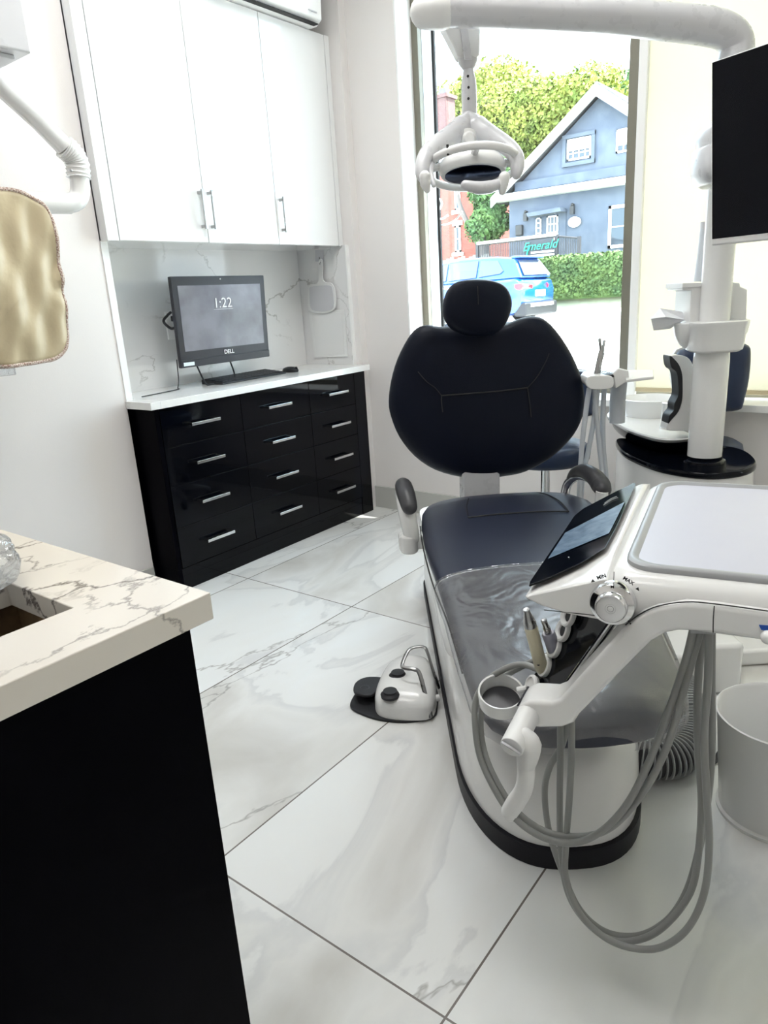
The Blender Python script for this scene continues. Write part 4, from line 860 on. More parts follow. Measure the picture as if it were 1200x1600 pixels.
# ================================================================ STOOLS
def stool(label, group, seat_c, seat_z, back_pts, back_s, seat_r):
    t = thing('operator_stool', label, 'stool', 'S', (seat_c[0], seat_c[1], 0), group)
    c = Vector((seat_c[0], seat_c[1], 0))
    obj('seat', MB().lathe((c.x, c.y, seat_z), (0, 0, 1), [(.001, -.03), (seat_r*.9, -.03), (seat_r*.98, -.015), (seat_r, .01), (seat_r*.97, .032), (seat_r*.85, .045), (seat_r*.5, .05), (.001, .05)], 48), M['navyb'], t, ang=50)
    obj('gas_post', MB().lathe((c.x, c.y, .08), (0, 0, 1), [(.001, 0), (.025, 0), (.025, .18), (.018, .185), (.018, seat_z-.115), (.001, seat_z-.115)], 24), M['chrome'], t)
    for k in range(5):
        a = 2*PI*k/5+.3; d = Vector((math.cos(a), math.sin(a), 0))
        lg = obj('leg', MB().tube([c+Vector((0, 0, .10)), c+d*.11+Vector((0, 0, .09)), c+d*.21+Vector((0, 0, .065))], [.022, .018, .014], 12, 4, cap='round'), M['chrome'], t)
        sub('castor', MB().lathe(c+d*.21+Vector((-.012*d.y, .012*d.x, .026)), (-d.y, d.x, 0), [(.001, -.011), (.022, -.011), (.026, -.006), (.026, .006), (.022, .011), (.001, .011)], 18).tube([c+d*.21+Vector((0, 0, .03)), c+d*.21+Vector((0, 0, .07))], .006, 8, 1), M['rubber'], lg)
    bp = spline(back_pts, 3, True); bcn = Vector((0, 0, 0))
    for p in bp: bcn += p/len(bp)
    obj('backrest', pillow(bp, bcn, (0, -1, 0), .05), M['navyb'], t, ang=60)
    obj('back_shell', MB().loft([[tuple(bcn+(p-bcn)*f+Vector((0, .014+h, 0))) for p in bp] for f, h in ((1.02, 0), (1.02, .012), (.9, .03), (.5, .04))]), M['plastic'], t)
    obj('back_support', MB().tube([bcn+Vector((0, .05, -.06)), bcn+Vector((0, .07, -.20)), Vector((c.x, c.y+.12, seat_z-.04)), Vector((c.x, c.y, seat_z-.035))], [.035, .04, .03, .02], 14, 5, flat=.6), M['plastic'], t)
    return t
stool('navy stool with tall white-backed rest behind the spittoon unit, right side', 'operator stools', (1.19, 2.63), .525, [(1.155,2.740,0.898),(1.251,2.740,0.911),(1.373,2.740,0.913),(1.410,2.740,0.906),(1.424,2.740,0.881),(1.426,2.740,0.780),(1.412,2.740,0.682),(1.394,2.740,0.656),(1.307,2.740,0.656),(1.206,2.740,0.668),(1.171,2.740,0.702),(1.145,2.740,0.773),(1.139,2.740,0.834)], 2.74, .17)
stool('navy stool mostly hidden behind the right side of the patient chair backrest', 'operator stools', (.66, 2.78), .52, [(0.707,2.900,0.838),(0.824,2.900,0.831),(0.863,2.900,0.818),(0.877,2.900,0.771),(0.877,2.900,0.667),(0.859,2.900,0.641),(0.708,2.900,0.646),(0.655,2.900,0.681),(0.650,2.900,0.785)], 2.9, .175)

# ================================================================ DELIVERY (INSTRUMENT TRAY) UNIT
t = du = thing('instrument_tray_unit', 'white instrument tray unit with touch screen, chrome knob and hanging grey hoses, right foreground', 'dental tray unit', 'U', (.2, .2, .35))
def rrect(x0, y0, x1, y1, r, z, n=7):
    out = []
    for cx_, cy_, a0 in ((x1-r, y1-r, 0), (x0+r, y1-r, PI/2), (x0+r, y0+r, PI), (x1-r, y0+r, 1.5*PI)):
        for k in range(n+1):
            a = a0+PI/2*k/n; out.append((cx_+r*math.cos(a), cy_+r*math.sin(a), z))
    return out
# main tray body
X0, X1, Y0, Y1 = -.028, .56, -.030, .475
bd = []
for z, g, r in ((.733, -.020, .04), (.738, -.006, .045), (.746, 0, .05), (.775, 0, .05), (.790, -.006, .046), (.798, -.016, .04), (.800, -.024, .036)):
    bd.append(rrect(X0-g, Y0-g, X1+g, Y1+g, r, z))
obj('tray_body', MB().loft(bd), M['plastic'], t, ang=60)
rim = MB().loft([rrect(-.004, .000, .53, .445, .040, .800), rrect(-.004, .000, .53, .445, .040, .806), rrect(.000, .004, .526, .441, .038, .8085), rrect(.006, .010, .520, .435, .036, .8085), rrect(.010, .014, .516, .431, .034, .803)])
obj('tray_rim', rim, M['trayrim'], t, ang=60)
obj('tray_mat', MB().loft([rrect(.010, .014, .516, .431, .034, .801), rrect(.010, .014, .516, .431, .034, .804)]), M['tray'], t)
obj('body_seam', MB().tube([(-.10, -.0305, .741), (-.02, -.0322, .744), (.012, -.0322, .742), (.03, -.0322, .738)], .0007, 6, 3), M['darkseam'], t)
# sloping control head
TRb, BRb = (-.030, .430, .803), (-.022, .040, .803)
TLb, BLb = (-.125, .345, .766), (-.112, -.030, .766)
Bt = [(.02, -.028, .733), (-.02, .45, .735), (-.105, -.034, .748), (-.110, .355, .757), (-.07, -.030, .739), (-.07, .39, .74)]
head = [TRb, BRb, TLb, BLb, (-.128, -.034, .757), (-.133, .350, .760), (-.02, -.028, .795), (-.02, .455, .797), (-.060, .415, .793), (-.065, .0, .782)] + Bt
obj('control_head', MB().hull(head), M['plastic'], t, bevel=.010, seg=4)
# glass panel lies on the sloping top of the head
def hp_(a, b, d=0):   # a: 0 left .. 1 right; b: 0 front .. 1 back
    A, B, Cc, D = Vector((-.1255, -.031, .767)), Vector((-.033, .035, .8035)), Vector((-.128, .335, .770)), Vector((-.040, .425, .8035))
    p = (A*(1-a)+B*a)*(1-b)+(Cc*(1-a)+D*a)*b
    nrm = (B-A).cross(Cc-A).normalized(); nrm = -nrm if nrm.z < 0 else nrm
    p.z = A.z - (nrm.x*(p.x-A.x)+nrm.y*(p.y-A.y))/nrm.z
    return p + nrm*d
pn = [hp_(.03, .02), hp_(.3, .0), hp_(.7, .01), hp_(.97, .07), hp_(1, .3), hp_(1, .6), hp_(1, .95), hp_(.95, 1), hp_(.6, 1), hp_(.10, .97), hp_(.0, .9), hp_(0, .6), hp_(0, .3), hp_(0, .06)]
gp_ = obj('touch_panel', MB().prism([tuple(p+Vector((0, 0, .0035))) for p in pn], (-.0009, 0, -.004)), M['glassblk'], t, bevel=.001, label='glossy black touch panel')
sub('lit_display', MB().prism([tuple(hp_(.08, .27, .0042)), tuple(hp_(.94, .24, .0042)), tuple(hp_(.96, .66, .0042)), tuple(hp_(.08, .60, .0042))], (0, 0, .0004)), M['lcd'], gp_, smooth=False)
sub('display_mark', MB().tube([hp_(.55, .80, .0045), hp_(.66, .83, .0045), hp_(.78, .81, .0045)], .0009, 6).tube([hp_(.55, .83, .0045), hp_(.64, .86, .0045), hp_(.74, .85, .0045)], .0009, 6), M['trayrim'], gp_)
sub('indicator', MB().lathe(hp_(.45, .15, .0042), (0, 0, 1), [(.001, 0), (.0012, .0004), (.001, .0005)], 10), M['inkw'], gp_)
# knob
kc = Vector((-.0105, -.030, .7650))
kb = obj('knob', MB().lathe(kc, (0, -1, 0), [(.001, -.004), (.0290, -.004), (.0295, .004), (.0275, .010), (.0245, .012), (.0205, .014), (.0198, .020), (.0180, .0225), (.0165, .0227), (.001, .0220)], 64), M['chrome'], t, ang=30)
rg_ = MB()
for i in range(6):
    r = .003+i*.0026; rg_.lathe(kc+Vector((0, -.0218, 0)), (0, -1, 0), [(r, 0), (r+.0009, .0005), (r+.0018, 0)], 40)
sub('turned_face', rg_, M['steel'], kb, ang=60)
tx = MB()
for s_, a, dy in (('MIN', .42, 0), ('MAX', -.50, 0)):
    c = kc+Vector((-math.sin(a)*.0375, -.0018, math.cos(a)*.0375)); tx.text(s_, c, (math.cos(a), 0, math.sin(a)), (-math.sin(a), 0, math.cos(a)), .0068, .0006, bold=.03)
for a, s_ in ((.78, -1), (-.92, 1)):
    c = kc+Vector((-math.sin(a)*.0375, -.0018, math.cos(a)*.0375)); d = Vector((math.cos(a), 0, math.sin(a)))*s_; n = Vector((-d.z, 0, d.x))
    tx.prism([tuple(c+d*.0028), tuple(c-d*.0022+n*.0022), tuple(c-d*.0022-n*.0022)], (0, -.0005, 0))
tx.box((kc.x-.0004, kc.y-.0022, kc.z+.031), (kc.x+.0004, kc.y-.0016, kc.z+.043))
tx.text('M', kc+Vector((0, -.0115, .0262)), (1, 0, 0), (0, 0, 1), .0055, .0006, bold=.03)
obj('knob_lettering', tx, M['ink'], t, smooth=False)
# lower beam with the long diagonal
bm_ = [(0.168,-0.040,0.743),(0.110,-0.040,0.745),(0.070,-0.040,0.741),(0.055,-0.040,0.735),(0.039,-0.040,0.721),(0.019,-0.040,0.693),(-0.049,-0.040,0.594),(-0.056,-0.040,0.579),(-0.072,-0.040,0.568),(-0.102,-0.040,0.560),(-0.125,-0.040,0.556),(-0.136,-0.040,0.565),(-0.138,-0.040,0.580),(-0.132,-0.040,0.592),(-0.119,-0.040,0.601),(-0.102,-0.040,0.604),(-0.087,-0.040,0.606),(-0.076,-0.040,0.613),(-0.062,-0.040,0.634),(-0.002,-0.040,0.724),(0.013,-0.040,0.745),(0.028,-0.040,0.761),(0.045,-0.040,0.771),(0.077,-0.040,0.781),(0.108,-0.040,0.782),(0.165,-0.040,0.781)]
bm_ = [tuple(p) for p in bm_]; 
bm_[0] = (.50, -.040, bm_[0][2]-.012); bm_[-1] = (.50, -.040, bm_[-1][2]-.008)
obj('lower_beam', MB().prism([tuple(p) for p in bm_], (0, .058, 0)), M['plastic'], t, bevel=.010, seg=4)
obj('beam_seam', MB().tube([(0.108,-0.040,0.781),(0.108,-0.040,0.763),(0.109,-0.040,0.746)], .0006, 6, 2), M['darkseam'], t)
obj('arched_seam', MB().tube([(0.007,-0.038,0.739),(0.024,-0.038,0.757),(0.045,-0.038,0.771),(0.076,-0.038,0.781),(0.108,-0.038,0.783),(0.165,-0.038,0.782)], .0009, 6, 4), M['darkseam'], t)
obj('blue_label', MB().prism([(0.157,-0.040,0.764),(0.170,-0.040,0.765),(0.171,-0.040,0.758),(0.160,-0.040,0.758)], (0, -.0006, 0)), M['blue'], t, smooth=False)
obj('side_button', MB().tube([(0.167,-0.045,0.752)]+[(0.167,-0.057,0.757)], .008, 16, 1, cap='round'), M['plasticw'], t)
obj('indicator_dot', MB().lathe([(0.013,-0.040,0.743)][0], (0, -1, 0), [(.001, 0), (.0012, .0005), (.001, .0006)], 8), M['ink'], t)
# holder strip
hs = [(-0.014,0.022,0.729),(-0.097,0.022,0.565)] + [(-0.186,0.105,0.482),(-0.091,0.105,0.686)]
obj('holder_strip', MB().prism(hs, (.004, .004, -.016)), M['glassblk'], t, bevel=.003, label='glossy black instrument holder strip')
obj('bright_edge', MB().tube([(-0.010,0.020,0.730),(-0.094,0.020,0.575)], .004, 10, 1), M['chrome'], t)
obj('metal_rail', MB().prism([(-0.000,0.045,0.725),(-0.017,0.045,0.723),(-0.077,0.045,0.580),(-0.063,0.045,0.600)], (0, .012, 0)), M['steel'], t, bevel=.003)
obj('strip_end', MB().prism([(-0.099,0.030,0.569),(-0.152,0.030,0.553),(-0.158,0.030,0.542),(-0.099,0.030,0.555)], (0, .06, 0)), M['bezel'], t, bevel=.002)
# ring holders lie in the plane of the strip
hv = [Vector(p) for p in hs]; hn = (hv[1]-hv[0]).cross(hv[3]-hv[0]).normalized()
if hn.z < 0: hn = -hn
for q in ([(-0.126,0.085,0.590)][0], [(-0.111,0.085,0.626)][0], [(-0.098,0.085,0.656)][0], [(-0.090,0.085,0.682)][0]):
    obj('ring_holder', MB().lathe(Vector(q)+hn*.002, hn, [(.0095, -.004), (.0175, -.004), (.0185, .0), (.0175, .003), (.0145, .004), (.0105, .001), (.0095, -.004)], 36), M['plasticw'], t)
    obj('ring_insert', MB().lathe(Vector(q)+hn*.002, hn, [(.001, -.004), (.0094, -.004), (.0094, -.001), (.001, -.001)], 24), M['rubber'], t)
q = Vector([(-0.142,0.075,0.554)][0])
obj('ring_cap', MB().lathe(q+hn*.004, hn, [(.001, -.005), (.0175, -.005), (.0195, .0), (.0185, .003), (.0150, .004), (.0145, .0015), (.001, .0015)], 36), M['plastic'], t)
cu = Vector([(-0.194,0.070,0.535)][0]); cax = Vector((.12, -.30, 1)).normalized()
obj('cup_ring', MB().lathe(cu, cax, [(.0315, -.022), (.0355, -.022), (.0375, .004), (.0368, .006), (.0340, .005), (.0325, -.010)], 48), M['plastic'], t)
obj('cup_floor', MB().lathe(cu, cax, [(.001, -.020), (.0315, -.020), (.0315, -.0185), (.001, -.0185)], 40), M['pad'], t)
obj('ring_link', MB().tube([cu+(q-cu)*.52, cu+(q-cu)*.80], .0055, 10, 1), M['plastic'], t)
# handle
h = obj('joint_barrel', MB().tube([(-0.120,-0.030,0.578)]+[(-0.127,-0.100,0.562)], .0165, 28, 1), M['plasticw'], t, bevel=.0015)
sub('barrel_cap', MB().tube([(-0.127,-0.100,0.563)]+[(-0.128,-0.102,0.561)], .0145, 28, 1), M['greyarm'], h)
obj('handle_socket', MB().tube([(-0.116,-0.078,0.569),(-0.109,-0.078,0.556),(-0.112,-0.078,0.527)], [.013, .018, .0135], 20, 4, cap='round'), M['plasticw'], t)
obj('grab_handle', MB().tube([(-0.113,-0.078,0.533),(-0.113,-0.078,0.505),(-0.117,-0.078,0.480),(-0.128,-0.078,0.456),(-0.137,-0.078,0.437),(-0.138,-0.078,0.429)], [.0125, .0125, .0125, .0135, .0125, .0085], 20, 8, cap='round'), M['plasticw'], t)
# hoses
HZ = ([(-0.134,0.090,0.577),(-0.171,0.100,0.576),(-0.215,0.100,0.548),(-0.242,0.090,0.508),(-0.240,0.070,0.468),(-0.223,0.050,0.411),(-0.173,0.020,0.358),(-0.124,0.010,0.332),(-0.073,0.010,0.330),(-0.030,0.010,0.359),(0.010,0.010,0.421),(0.038,0.020,0.496),(0.064,0.030,0.598),(0.078,0.035,0.665),(0.085,0.035,0.716)],
      [(-0.122,0.100,0.604),(-0.189,0.115,0.551),(-0.230,0.110,0.503),(-0.237,0.090,0.457),(-0.216,0.060,0.406),(-0.166,0.030,0.357),(-0.118,0.030,0.325),(-0.066,0.025,0.332),(-0.014,0.025,0.363),(0.030,0.020,0.439),(0.060,0.025,0.523),(0.078,0.030,0.619),(0.088,0.040,0.679),(0.094,0.040,0.715)],
      [(-0.094,0.050,0.521),(-0.093,0.050,0.458),(-0.093,0.050,0.374),(-0.090,0.050,0.275),(-0.077,0.050,0.194),(-0.047,0.050,0.146),(-0.006,0.050,0.125),(0.039,0.050,0.145),(0.075,0.050,0.190),(0.106,0.050,0.265),(0.113,0.050,0.345),(0.111,0.050,0.435),(0.101,0.050,0.519),(0.095,0.050,0.611),(0.095,0.050,0.711)],
      [(-0.073,0.030,0.544),(-0.072,0.030,0.477),(-0.074,0.030,0.395),(-0.078,0.030,0.308),(-0.077,0.030,0.245),(-0.055,0.030,0.182),(-0.013,0.030,0.147),(0.031,0.030,0.144),(0.073,0.030,0.165),(0.107,0.030,0.217),(0.125,0.030,0.291),(0.126,0.030,0.378),(0.117,0.030,0.463),(0.108,0.030,0.555),(0.107,0.030,0.644),(0.103,0.030,0.721)],
      [(-0.086,0.070,0.516),(-0.095,0.070,0.462),(-0.115,0.070,0.414),(-0.122,0.070,0.363),(-0.114,0.070,0.289),(-0.092,0.070,0.217),(-0.062,0.070,0.148),(-0.019,0.070,0.117),(0.032,0.070,0.129),(0.074,0.070,0.176),(0.100,0.070,0.244),(0.113,0.070,0.328),(0.119,0.070,0.411),(0.119,0.070,0.510),(0.111,0.070,0.623),(0.106,0.070,0.703)])
for P_ in HZ: obj('hose', MB().tube(P_, .0053, 12, 8), M['hose'], t)
obj('hose_outlet', MB().prism([(0.080,0.020,0.725),(0.112,0.020,0.730),(0.112,0.020,0.715),(0.082,0.020,0.712)], (0, .05, 0)), M['trayrim'], t)
obj('support_arm', MB().tube([(.42, .25, .70), (.46, .45, .64), (.72, .85, .62), (.95, 1.15, .60), (.98, 1.2, .45)], .03, 16, 6), M['plastic'], t)
# ---- instruments resting in the holders
q = [(-0.131,0.080,0.589)][0]; e = [(-0.148,0.055,0.697)][0]
t = thing('scaler_handpiece', 'cream ultrasonic handpiece with a steel tip standing in the front ring holder', 'handpiece', 'U', q)
q, e = Vector(q), Vector(e); ax = (e-q).normalized(); Ln = (e-q).length
obj('grip', MB().lathe(q, ax, [(.001, -.008), (.008, -.008), (.0102, 0), (.0102, Ln*.70), (.0098, Ln*.72), (.001, Ln*.72)], 28), M['cream'], t)
obj('tip', MB().lathe(q+ax*Ln*.72, ax, [(.001, 0), (.0098, 0), (.0102, Ln*.05), (.0050, Ln*.24), (.0050, Ln*.28), (.0035, Ln*.28), (.001, Ln*.27)], 28), M['steel'], t, label='steel tip')
obj('type_mark', MB().ball(q+ax*Ln*.10+Vector((0, -.0098, .001)), .003, 8, (.003, .0008, .003)), M['ink'], t)
q = Vector([(-0.113,0.085,0.623)][0]); e = Vector([(-0.124,0.065,0.679)][0]); ax = (e-q).normalized(); Ln = (e-q).length
t = thing('handpiece_coupling', 'translucent grey hose coupling with a ribbed steel nozzle in the second ring holder', 'coupling', 'U', tuple(q))
obj('sleeve', MB().lathe(q, ax, [(.001, -.006), (.0105, -.006), (.0105, Ln*.50), (.0085, Ln*.56), (.001, Ln*.56)], 24), M['frost'], t)
obj('nozzle', MB().lathe(q+ax*Ln*.56, ax, [(.001, 0), (.0055, 0), (.0055, .004), (.0040, .005), (.0058, .007), (.0040, .009), (.0058, .011), (.0045, .013), (.0045, Ln*.42), (.003, Ln*.44), (.001, Ln*.43)], 20), M['steel'], t, label='ribbed steel nozzle')

# ================================================================ WASTE BIN, CONDUIT, CABLE
t = thing('waste_bin', 'open white round waste bin on the floor at the right edge', 'waste bin', 'S', (.825, 1.33, 0))
bcx, bcy = .828, 1.325
obj('shell', MB().lathe((bcx, bcy, 0), (0, 0, 1), [(.001, .004), (.104, .004), (.112, 0), (.113, .008), (.107, .012), (.126, .243), (.130, .25), (.127, .252), (.123, .246), (.104, .02), (.001, .016)], 64), M['plastic'], t, ang=40)
base_pts = [(.53, 1.53, .06), (.585, 1.475, .052), (.65, 1.462, .049), (.715, 1.50, .05), (.76, 1.58, .06), (.78, 1.70, .08), (.79, 1.78, .09)]
P_ = spline(base_pts, 26)
t = thing('floor_conduit', 'grey ribbed conduit running over the floor from the chair base towards the white unit', 'conduit', 'S', (.65, 1.5, 0))
obj('core', MB().tube(P_, .0405, 28, 1), M['core'], t, label='dark core between the ribs')
rb = MB(); acc = 0
for i in range(1, len(P_)-1):
    acc += (P_[i]-P_[i-1]).length
    if acc < .0095: continue
    acc = 0; tn = (P_[i+1]-P_[i-1]).normalized()
    rb.lathe(P_[i]-tn*.0025, tn, [(.040, 0), (.0465, .0008), (.0475, .0025), (.0465, .0042), (.040, .005)], 32)
obj('ribs', rb, M['ribbed'], t, kind='stuff')
o = obj('floor_cable', MB().tube([(.50, 1.66, .25), (.57, 1.63, .24), (.64, 1.66, .16), (.72, 1.60, .010), (.77, 1.50, .008), (.80, 1.52, .007), (.88, 1.62, .007), (.92, 1.75, .01)], .006, 8, 6), M['rubber'], fr='S', base=(.7, 1.6, 0)); tag(o, 'black cable looping behind the grey ribbed conduit', 'cable')

# ================================================================ OUTSIDE
def gz(y): return -.05 if y < 4 else (-.05+(y-4)/13*.42 if y < 17 else .37)
g = MB(); g.loft([[(x, y, z) for x in (-60, 40)] for y, z in ((3.41, -.05), (4, -.05), (17.2, .37))], cap=False, closed=False)
struct('ground_road', g, M['asphalt'], smooth=False)
struct('ground_lawn', MB().loft([[(x, y, z) for x in (-60, 40)] for y, z in ((17.2, .37), (17.22, .52), (18.6, .56), (18.9, .85), (26, 1.0), (60, 1.6))], cap=False, closed=False), M['grass'], smooth=False)
struct('ground_kerb', MB().box((-60, 17.1, .2), (40, 17.3, .53)), M['kerb'], smooth=False)
def leaves(mb, n, fn, size):
    for _ in range(n):
        c, nr = fn(); a = random.random()*2*PI; u = nr.orthogonal().normalized(); w = nr.cross(u)
        d = (u*math.cos(a)+w*math.sin(a)); e = nr.cross(d); s = size*(.6+.8*random.random())
        tl = nr*random.uniform(-.35, .35)*s
        mb.add([c-d*s*.5, c+e*s*.35+tl, c+d*s*.5, c-e*s*.35+tl], [(0, 1, 2, 3)])
def rv():
    while 1:
        v = Vector((random.uniform(-1, 1), random.uniform(-1, 1), random.uniform(-1, 1)))
        if .1 < v.length < 1: return v.normalized()
# hedge
hx0_, hx1_, hy0_, hy1_ = -9.15, -2.5, 18.55, 19.6
def hedge_pt():
    k = random.random()
    if k < .55: p = Vector((random.uniform(hx0_, hx1_), hy0_+random.uniform(-.05, .12), random.uniform(.85, 1.86))); n = Vector((0, -1, 0))+rv()*.8
    elif k < .85: p = Vector((random.uniform(hx0_, hx1_), random.uniform(hy0_, hy1_), 1.86+random.uniform(-.08, .06))); n = Vector((0, 0, 1))+rv()*.7
    else: p = Vector((hx0_+random.uniform(-.06, .1), random.uniform(hy0_, hy1_), random.uniform(.85, 1.86))); n = Vector((-1, 0, 0))+rv()*.8
    return p, n.normalized()
t = thing('hedge', 'clipped green box hedge across the road in front of the blue-grey house', 'hedge', 'W', (-6, 19, .85))
obj('inner_mass', MB().box((hx0_+.08, hy0_+.08, .80), (hx1_, hy1_, 1.80)), M['hedgem'], t)
hm_ = MB(); leaves(hm_, 9000, hedge_pt, .10); obj('leaves', hm_, M['hedgem'], t, smooth=False, kind='stuff')

def clump(blobs, per, size):
    mb = MB()
    for c, r in blobs:
        c = Vector(c)
        def f():
            v = rv(); q = Vector((v.x*r, v.y*r, v.z*r*.8)); rr = random.uniform(.55, 1.08)
            return c+q*rr, (v+rv()*.9).normalized()
        leaves(mb, per, f, size)
    return mb
def tree(label, x, y, blobs, lm, trunk_h, tr=.22, per=700, size=.32):
    t = thing('tree', label, 'tree', 'W', (x, y, 1.0))
    obj('trunk', MB().tube([(x, y, .9), (x+.1, y, 1+trunk_h*.5), (x-.1, y, 1+trunk_h)], [tr*1.2, tr, tr*.7], 12, 5).tube([(x, y, 1+trunk_h*.6), (x+.8, y, 1+trunk_h), (x+1.4, y+.2, 2+trunk_h)], [tr*.6, tr*.4, tr*.2], 8, 4).tube([(x, y, 1+trunk_h*.5), (x-.8, y, 1+trunk_h*.9), (x-1.2, y+.2, 1.8+trunk_h)], [tr*.6, tr*.4, tr*.2], 8, 4), M['bark'], t)
    obj('foliage', clump(blobs, per, size), lm, t, smooth=False, kind='stuff')
def bl_at(*a): return a
T1 = [(-17.764,33.000,9.317),(-16.559,33.000,8.831),(-15.460,33.000,9.014),(-14.544,33.000,8.337),(-15.924,33.000,7.935),(-17.382,33.000,8.048),(-18.041,33.000,8.834),(-16.565,33.000,7.512),(-15.142,33.000,7.544),(-13.812,33.000,8.578),(-13.244,33.000,8.839),(-17.061,33.000,6.914),(-18.068,33.000,7.341),(-15.518,33.000,8.255)]
tree('yellow-green leafy tree rising behind the left slope of the blue-grey roof', -18.3, 33, [(p, random.uniform(1.15, 1.6)) for p in T1], M['leafy'], 5.0, .3, 1900, .20)
T2 = [(-21.864,36.000,10.523),(-20.990,36.000,9.914),(-21.593,36.000,9.267),(-20.215,36.000,10.652),(-20.637,36.000,8.804),(-22.378,36.000,9.553),(-19.472,36.000,11.081),(-18.584,36.000,10.620),(-20.851,36.000,10.776),(-20.058,36.000,9.303)]
tree('paler tree seen behind the hanging operating light and brick chimney', -27.5, 36, [(p, random.uniform(1.2, 1.7)) for p in T2], M['leafy'], 6, .3, 1300, .21)
T3 = [(-14.236,25.600,5.665),(-13.965,25.600,5.883),(-14.088,25.600,4.991),(-13.932,25.600,4.642),(-14.365,25.600,4.697),(-13.865,25.600,5.460),(-14.215,25.600,4.009),(-14.003,25.600,3.649),(-14.392,25.600,3.463)]
tree('darker green tree filling the gap between the brick building and the blue-grey house', -14.6, 25.6, [(p, random.uniform(.6, .85)) for p in T3], M['leafg'], 3.5, .25, 1300, .16)
T4 = [(-18.425,44.000,11.547),(-17.080,44.000,10.801),(-15.990,44.000,11.076),(-14.918,44.000,10.869),(-15.418,44.000,10.172)]
tree('green tree top showing just above the ridge of the blue-grey house', -16.5, 44, [(p, 1.6) for p in T4], M['leafg'], 7, .3, 1200, .24)

# blue-grey gabled house
HY = 25.0
t = thing('gabled_house', 'blue-grey stucco house with white-edged gable roof across the road', 'house', 'W', (-9.7, 28, .95))
hl, hr, ez, az, hz0 = -13.15, -6.2, 4.35, 7.05, .8
obj('front_wall', MB().prism([(hl+.1, HY, hz0), (hr-.1, HY, hz0), (hr-.1, HY, ez), (-9.72, HY, az-.1), (hl+.1, HY, ez)], (0, 9, 0)), M['stucco'], t, smooth=False)
rf = MB()
for (xa, xb) in ((hl-.35, -9.72), (hr+.35, -9.72)):
    rf.prism([(xa, HY-.45, ez-.2), (xb, HY-.45, az+.08), (xb, HY-.45, az+.22), (xa, HY-.45, ez-.06)], (0, 9.6, 0))
obj('roof', rf, M['roofm'], t, smooth=False)
bgb = MB()
for (xa, xb) in ((hl-.38, -9.72), (hr+.38, -9.72)):
    bgb.prism([(xa, HY-.52, ez-.36), (xb, HY-.52, az-.20), (xb, HY-.52, az+.14), (xa, HY-.52, ez-.04)], (0, .08, 0))
obj('barge_board', bgb, M['trimw'], t, smooth=False, label='white sloping roof edge')
obj('eave_band', MB().box((hl-.35, HY-.45, ez-.18), (hr+.35, HY-.002, ez+.04)), M['trimw'], t, label='white horizontal band at eaves level')
obj('gable_ledge', MB().box((hl+.4, HY-.14, ez+.10), (hr-.4, HY-.002, ez+.40)), M['stucco'], t)
def win(par, a, b, y, bars=(1, 1), fw=.06, fm='winw', proud=.05):
    """window between corner pixels already turned into points a (upper left) and b (lower right)"""
    x0, z1, x1, z0 = a[0], a[2], b[0], b[2]
    fm_ = MB().box((x0, y-proud, z0), (x0+fw, y, z1)).box((x1-fw, y-proud, z0), (x1, y, z1)).box((x0, y-proud, z0), (x1, y, z0+fw)).box((x0, y-proud, z1-fw), (x1, y, z1))
    for i in range(1, bars[0]): xx = x0+(x1-x0)*i/bars[0]; fm_.box((xx-.018, y-proud+.01, z0), (xx+.018, y, z1))
    for i in range(1, bars[1]): zz = z0+(z1-z0)*i/bars[1]; fm_.box((x0, y-proud+.01, zz-.018), (x1, y, zz+.018))
    w = obj('window', fm_, M[fm], par, smooth=False)
    sub('pane', MB().box((x0+.01, y-.02, z0+.01), (x1-.01, y-.012, z1-.01)), M['pane'], w, smooth=False)
    return w
q = [(-10.848,25.000,5.796),(-10.010,25.000,5.161)]; w_ = win(t, q[0], q[1], HY, (4, 3)); q2 = [(-10.825,25.000,5.812),(-10.017,25.000,5.451)]
sub('half_blind', MB().box((q2[0][0], HY-.07, q2[1][2]), (q2[1][0], HY-.055, q2[0][2])), M['winw'], w_)
q = [(-11.009,25.000,5.959),(-9.874,25.000,4.986)]; obj('window_surround', MB().box((q[0][0], HY-.10, q[0][2]-.12), (q[1][0], HY, q[0][2])).box((q[0][0], HY-.10, q[1][2]), (q[1][0], HY, q[1][2]+.12)).box((q[0][0], HY-.08, q[1][2]), (q[0][0]+.12, HY, q[0][2])).box((q[1][0]-.12, HY-.08, q[1][2]), (q[1][0], HY, q[0][2])), M['stucco'], t)
q = [(-9.175,25.000,5.841),(-8.208,25.000,5.147)]; w_ = win(t, q[0], q[1], HY, (4, 3)); q2 = [(-9.153,25.000,5.818),(-8.260,25.000,5.412)]
sub('half_blind', MB().box((q2[0][0], HY-.07, q2[1][2]), (q2[1][0], HY-.055, q2[0][2])), M['winw'], w_)
q = [(-9.354,25.000,3.590),(-8.283,25.000,2.256)]; win(t, q[0], q[1], HY, (1, 2), .10)
q = [(-12.036,25.000,3.587),(-10.865,25.000,2.312)]; obj('porch_recess', MB().box((q[0][0], HY-.03, q[1][2]), (q[1][0], HY, q[0][2])), M['stucco'], t)
obj('door_canopy', MB().prism([tuple(Vector(p)) for p in [(-12.110,24.950,3.656),(-10.864,24.950,3.702),(-10.815,24.950,3.574),(-12.061,24.950,3.524)]], (0, -.5, 0)), M['stucco'], t)
q = [(-11.558,24.970,3.512),(-11.142,24.970,2.695)]; win(t, q[0], q[1], HY-.03, (3, 3), .05)
q = [(-11.972,24.970,3.494),(-11.773,24.970,2.816)]; win(t, q[0], q[1], HY-.03, (1, 4), .04)
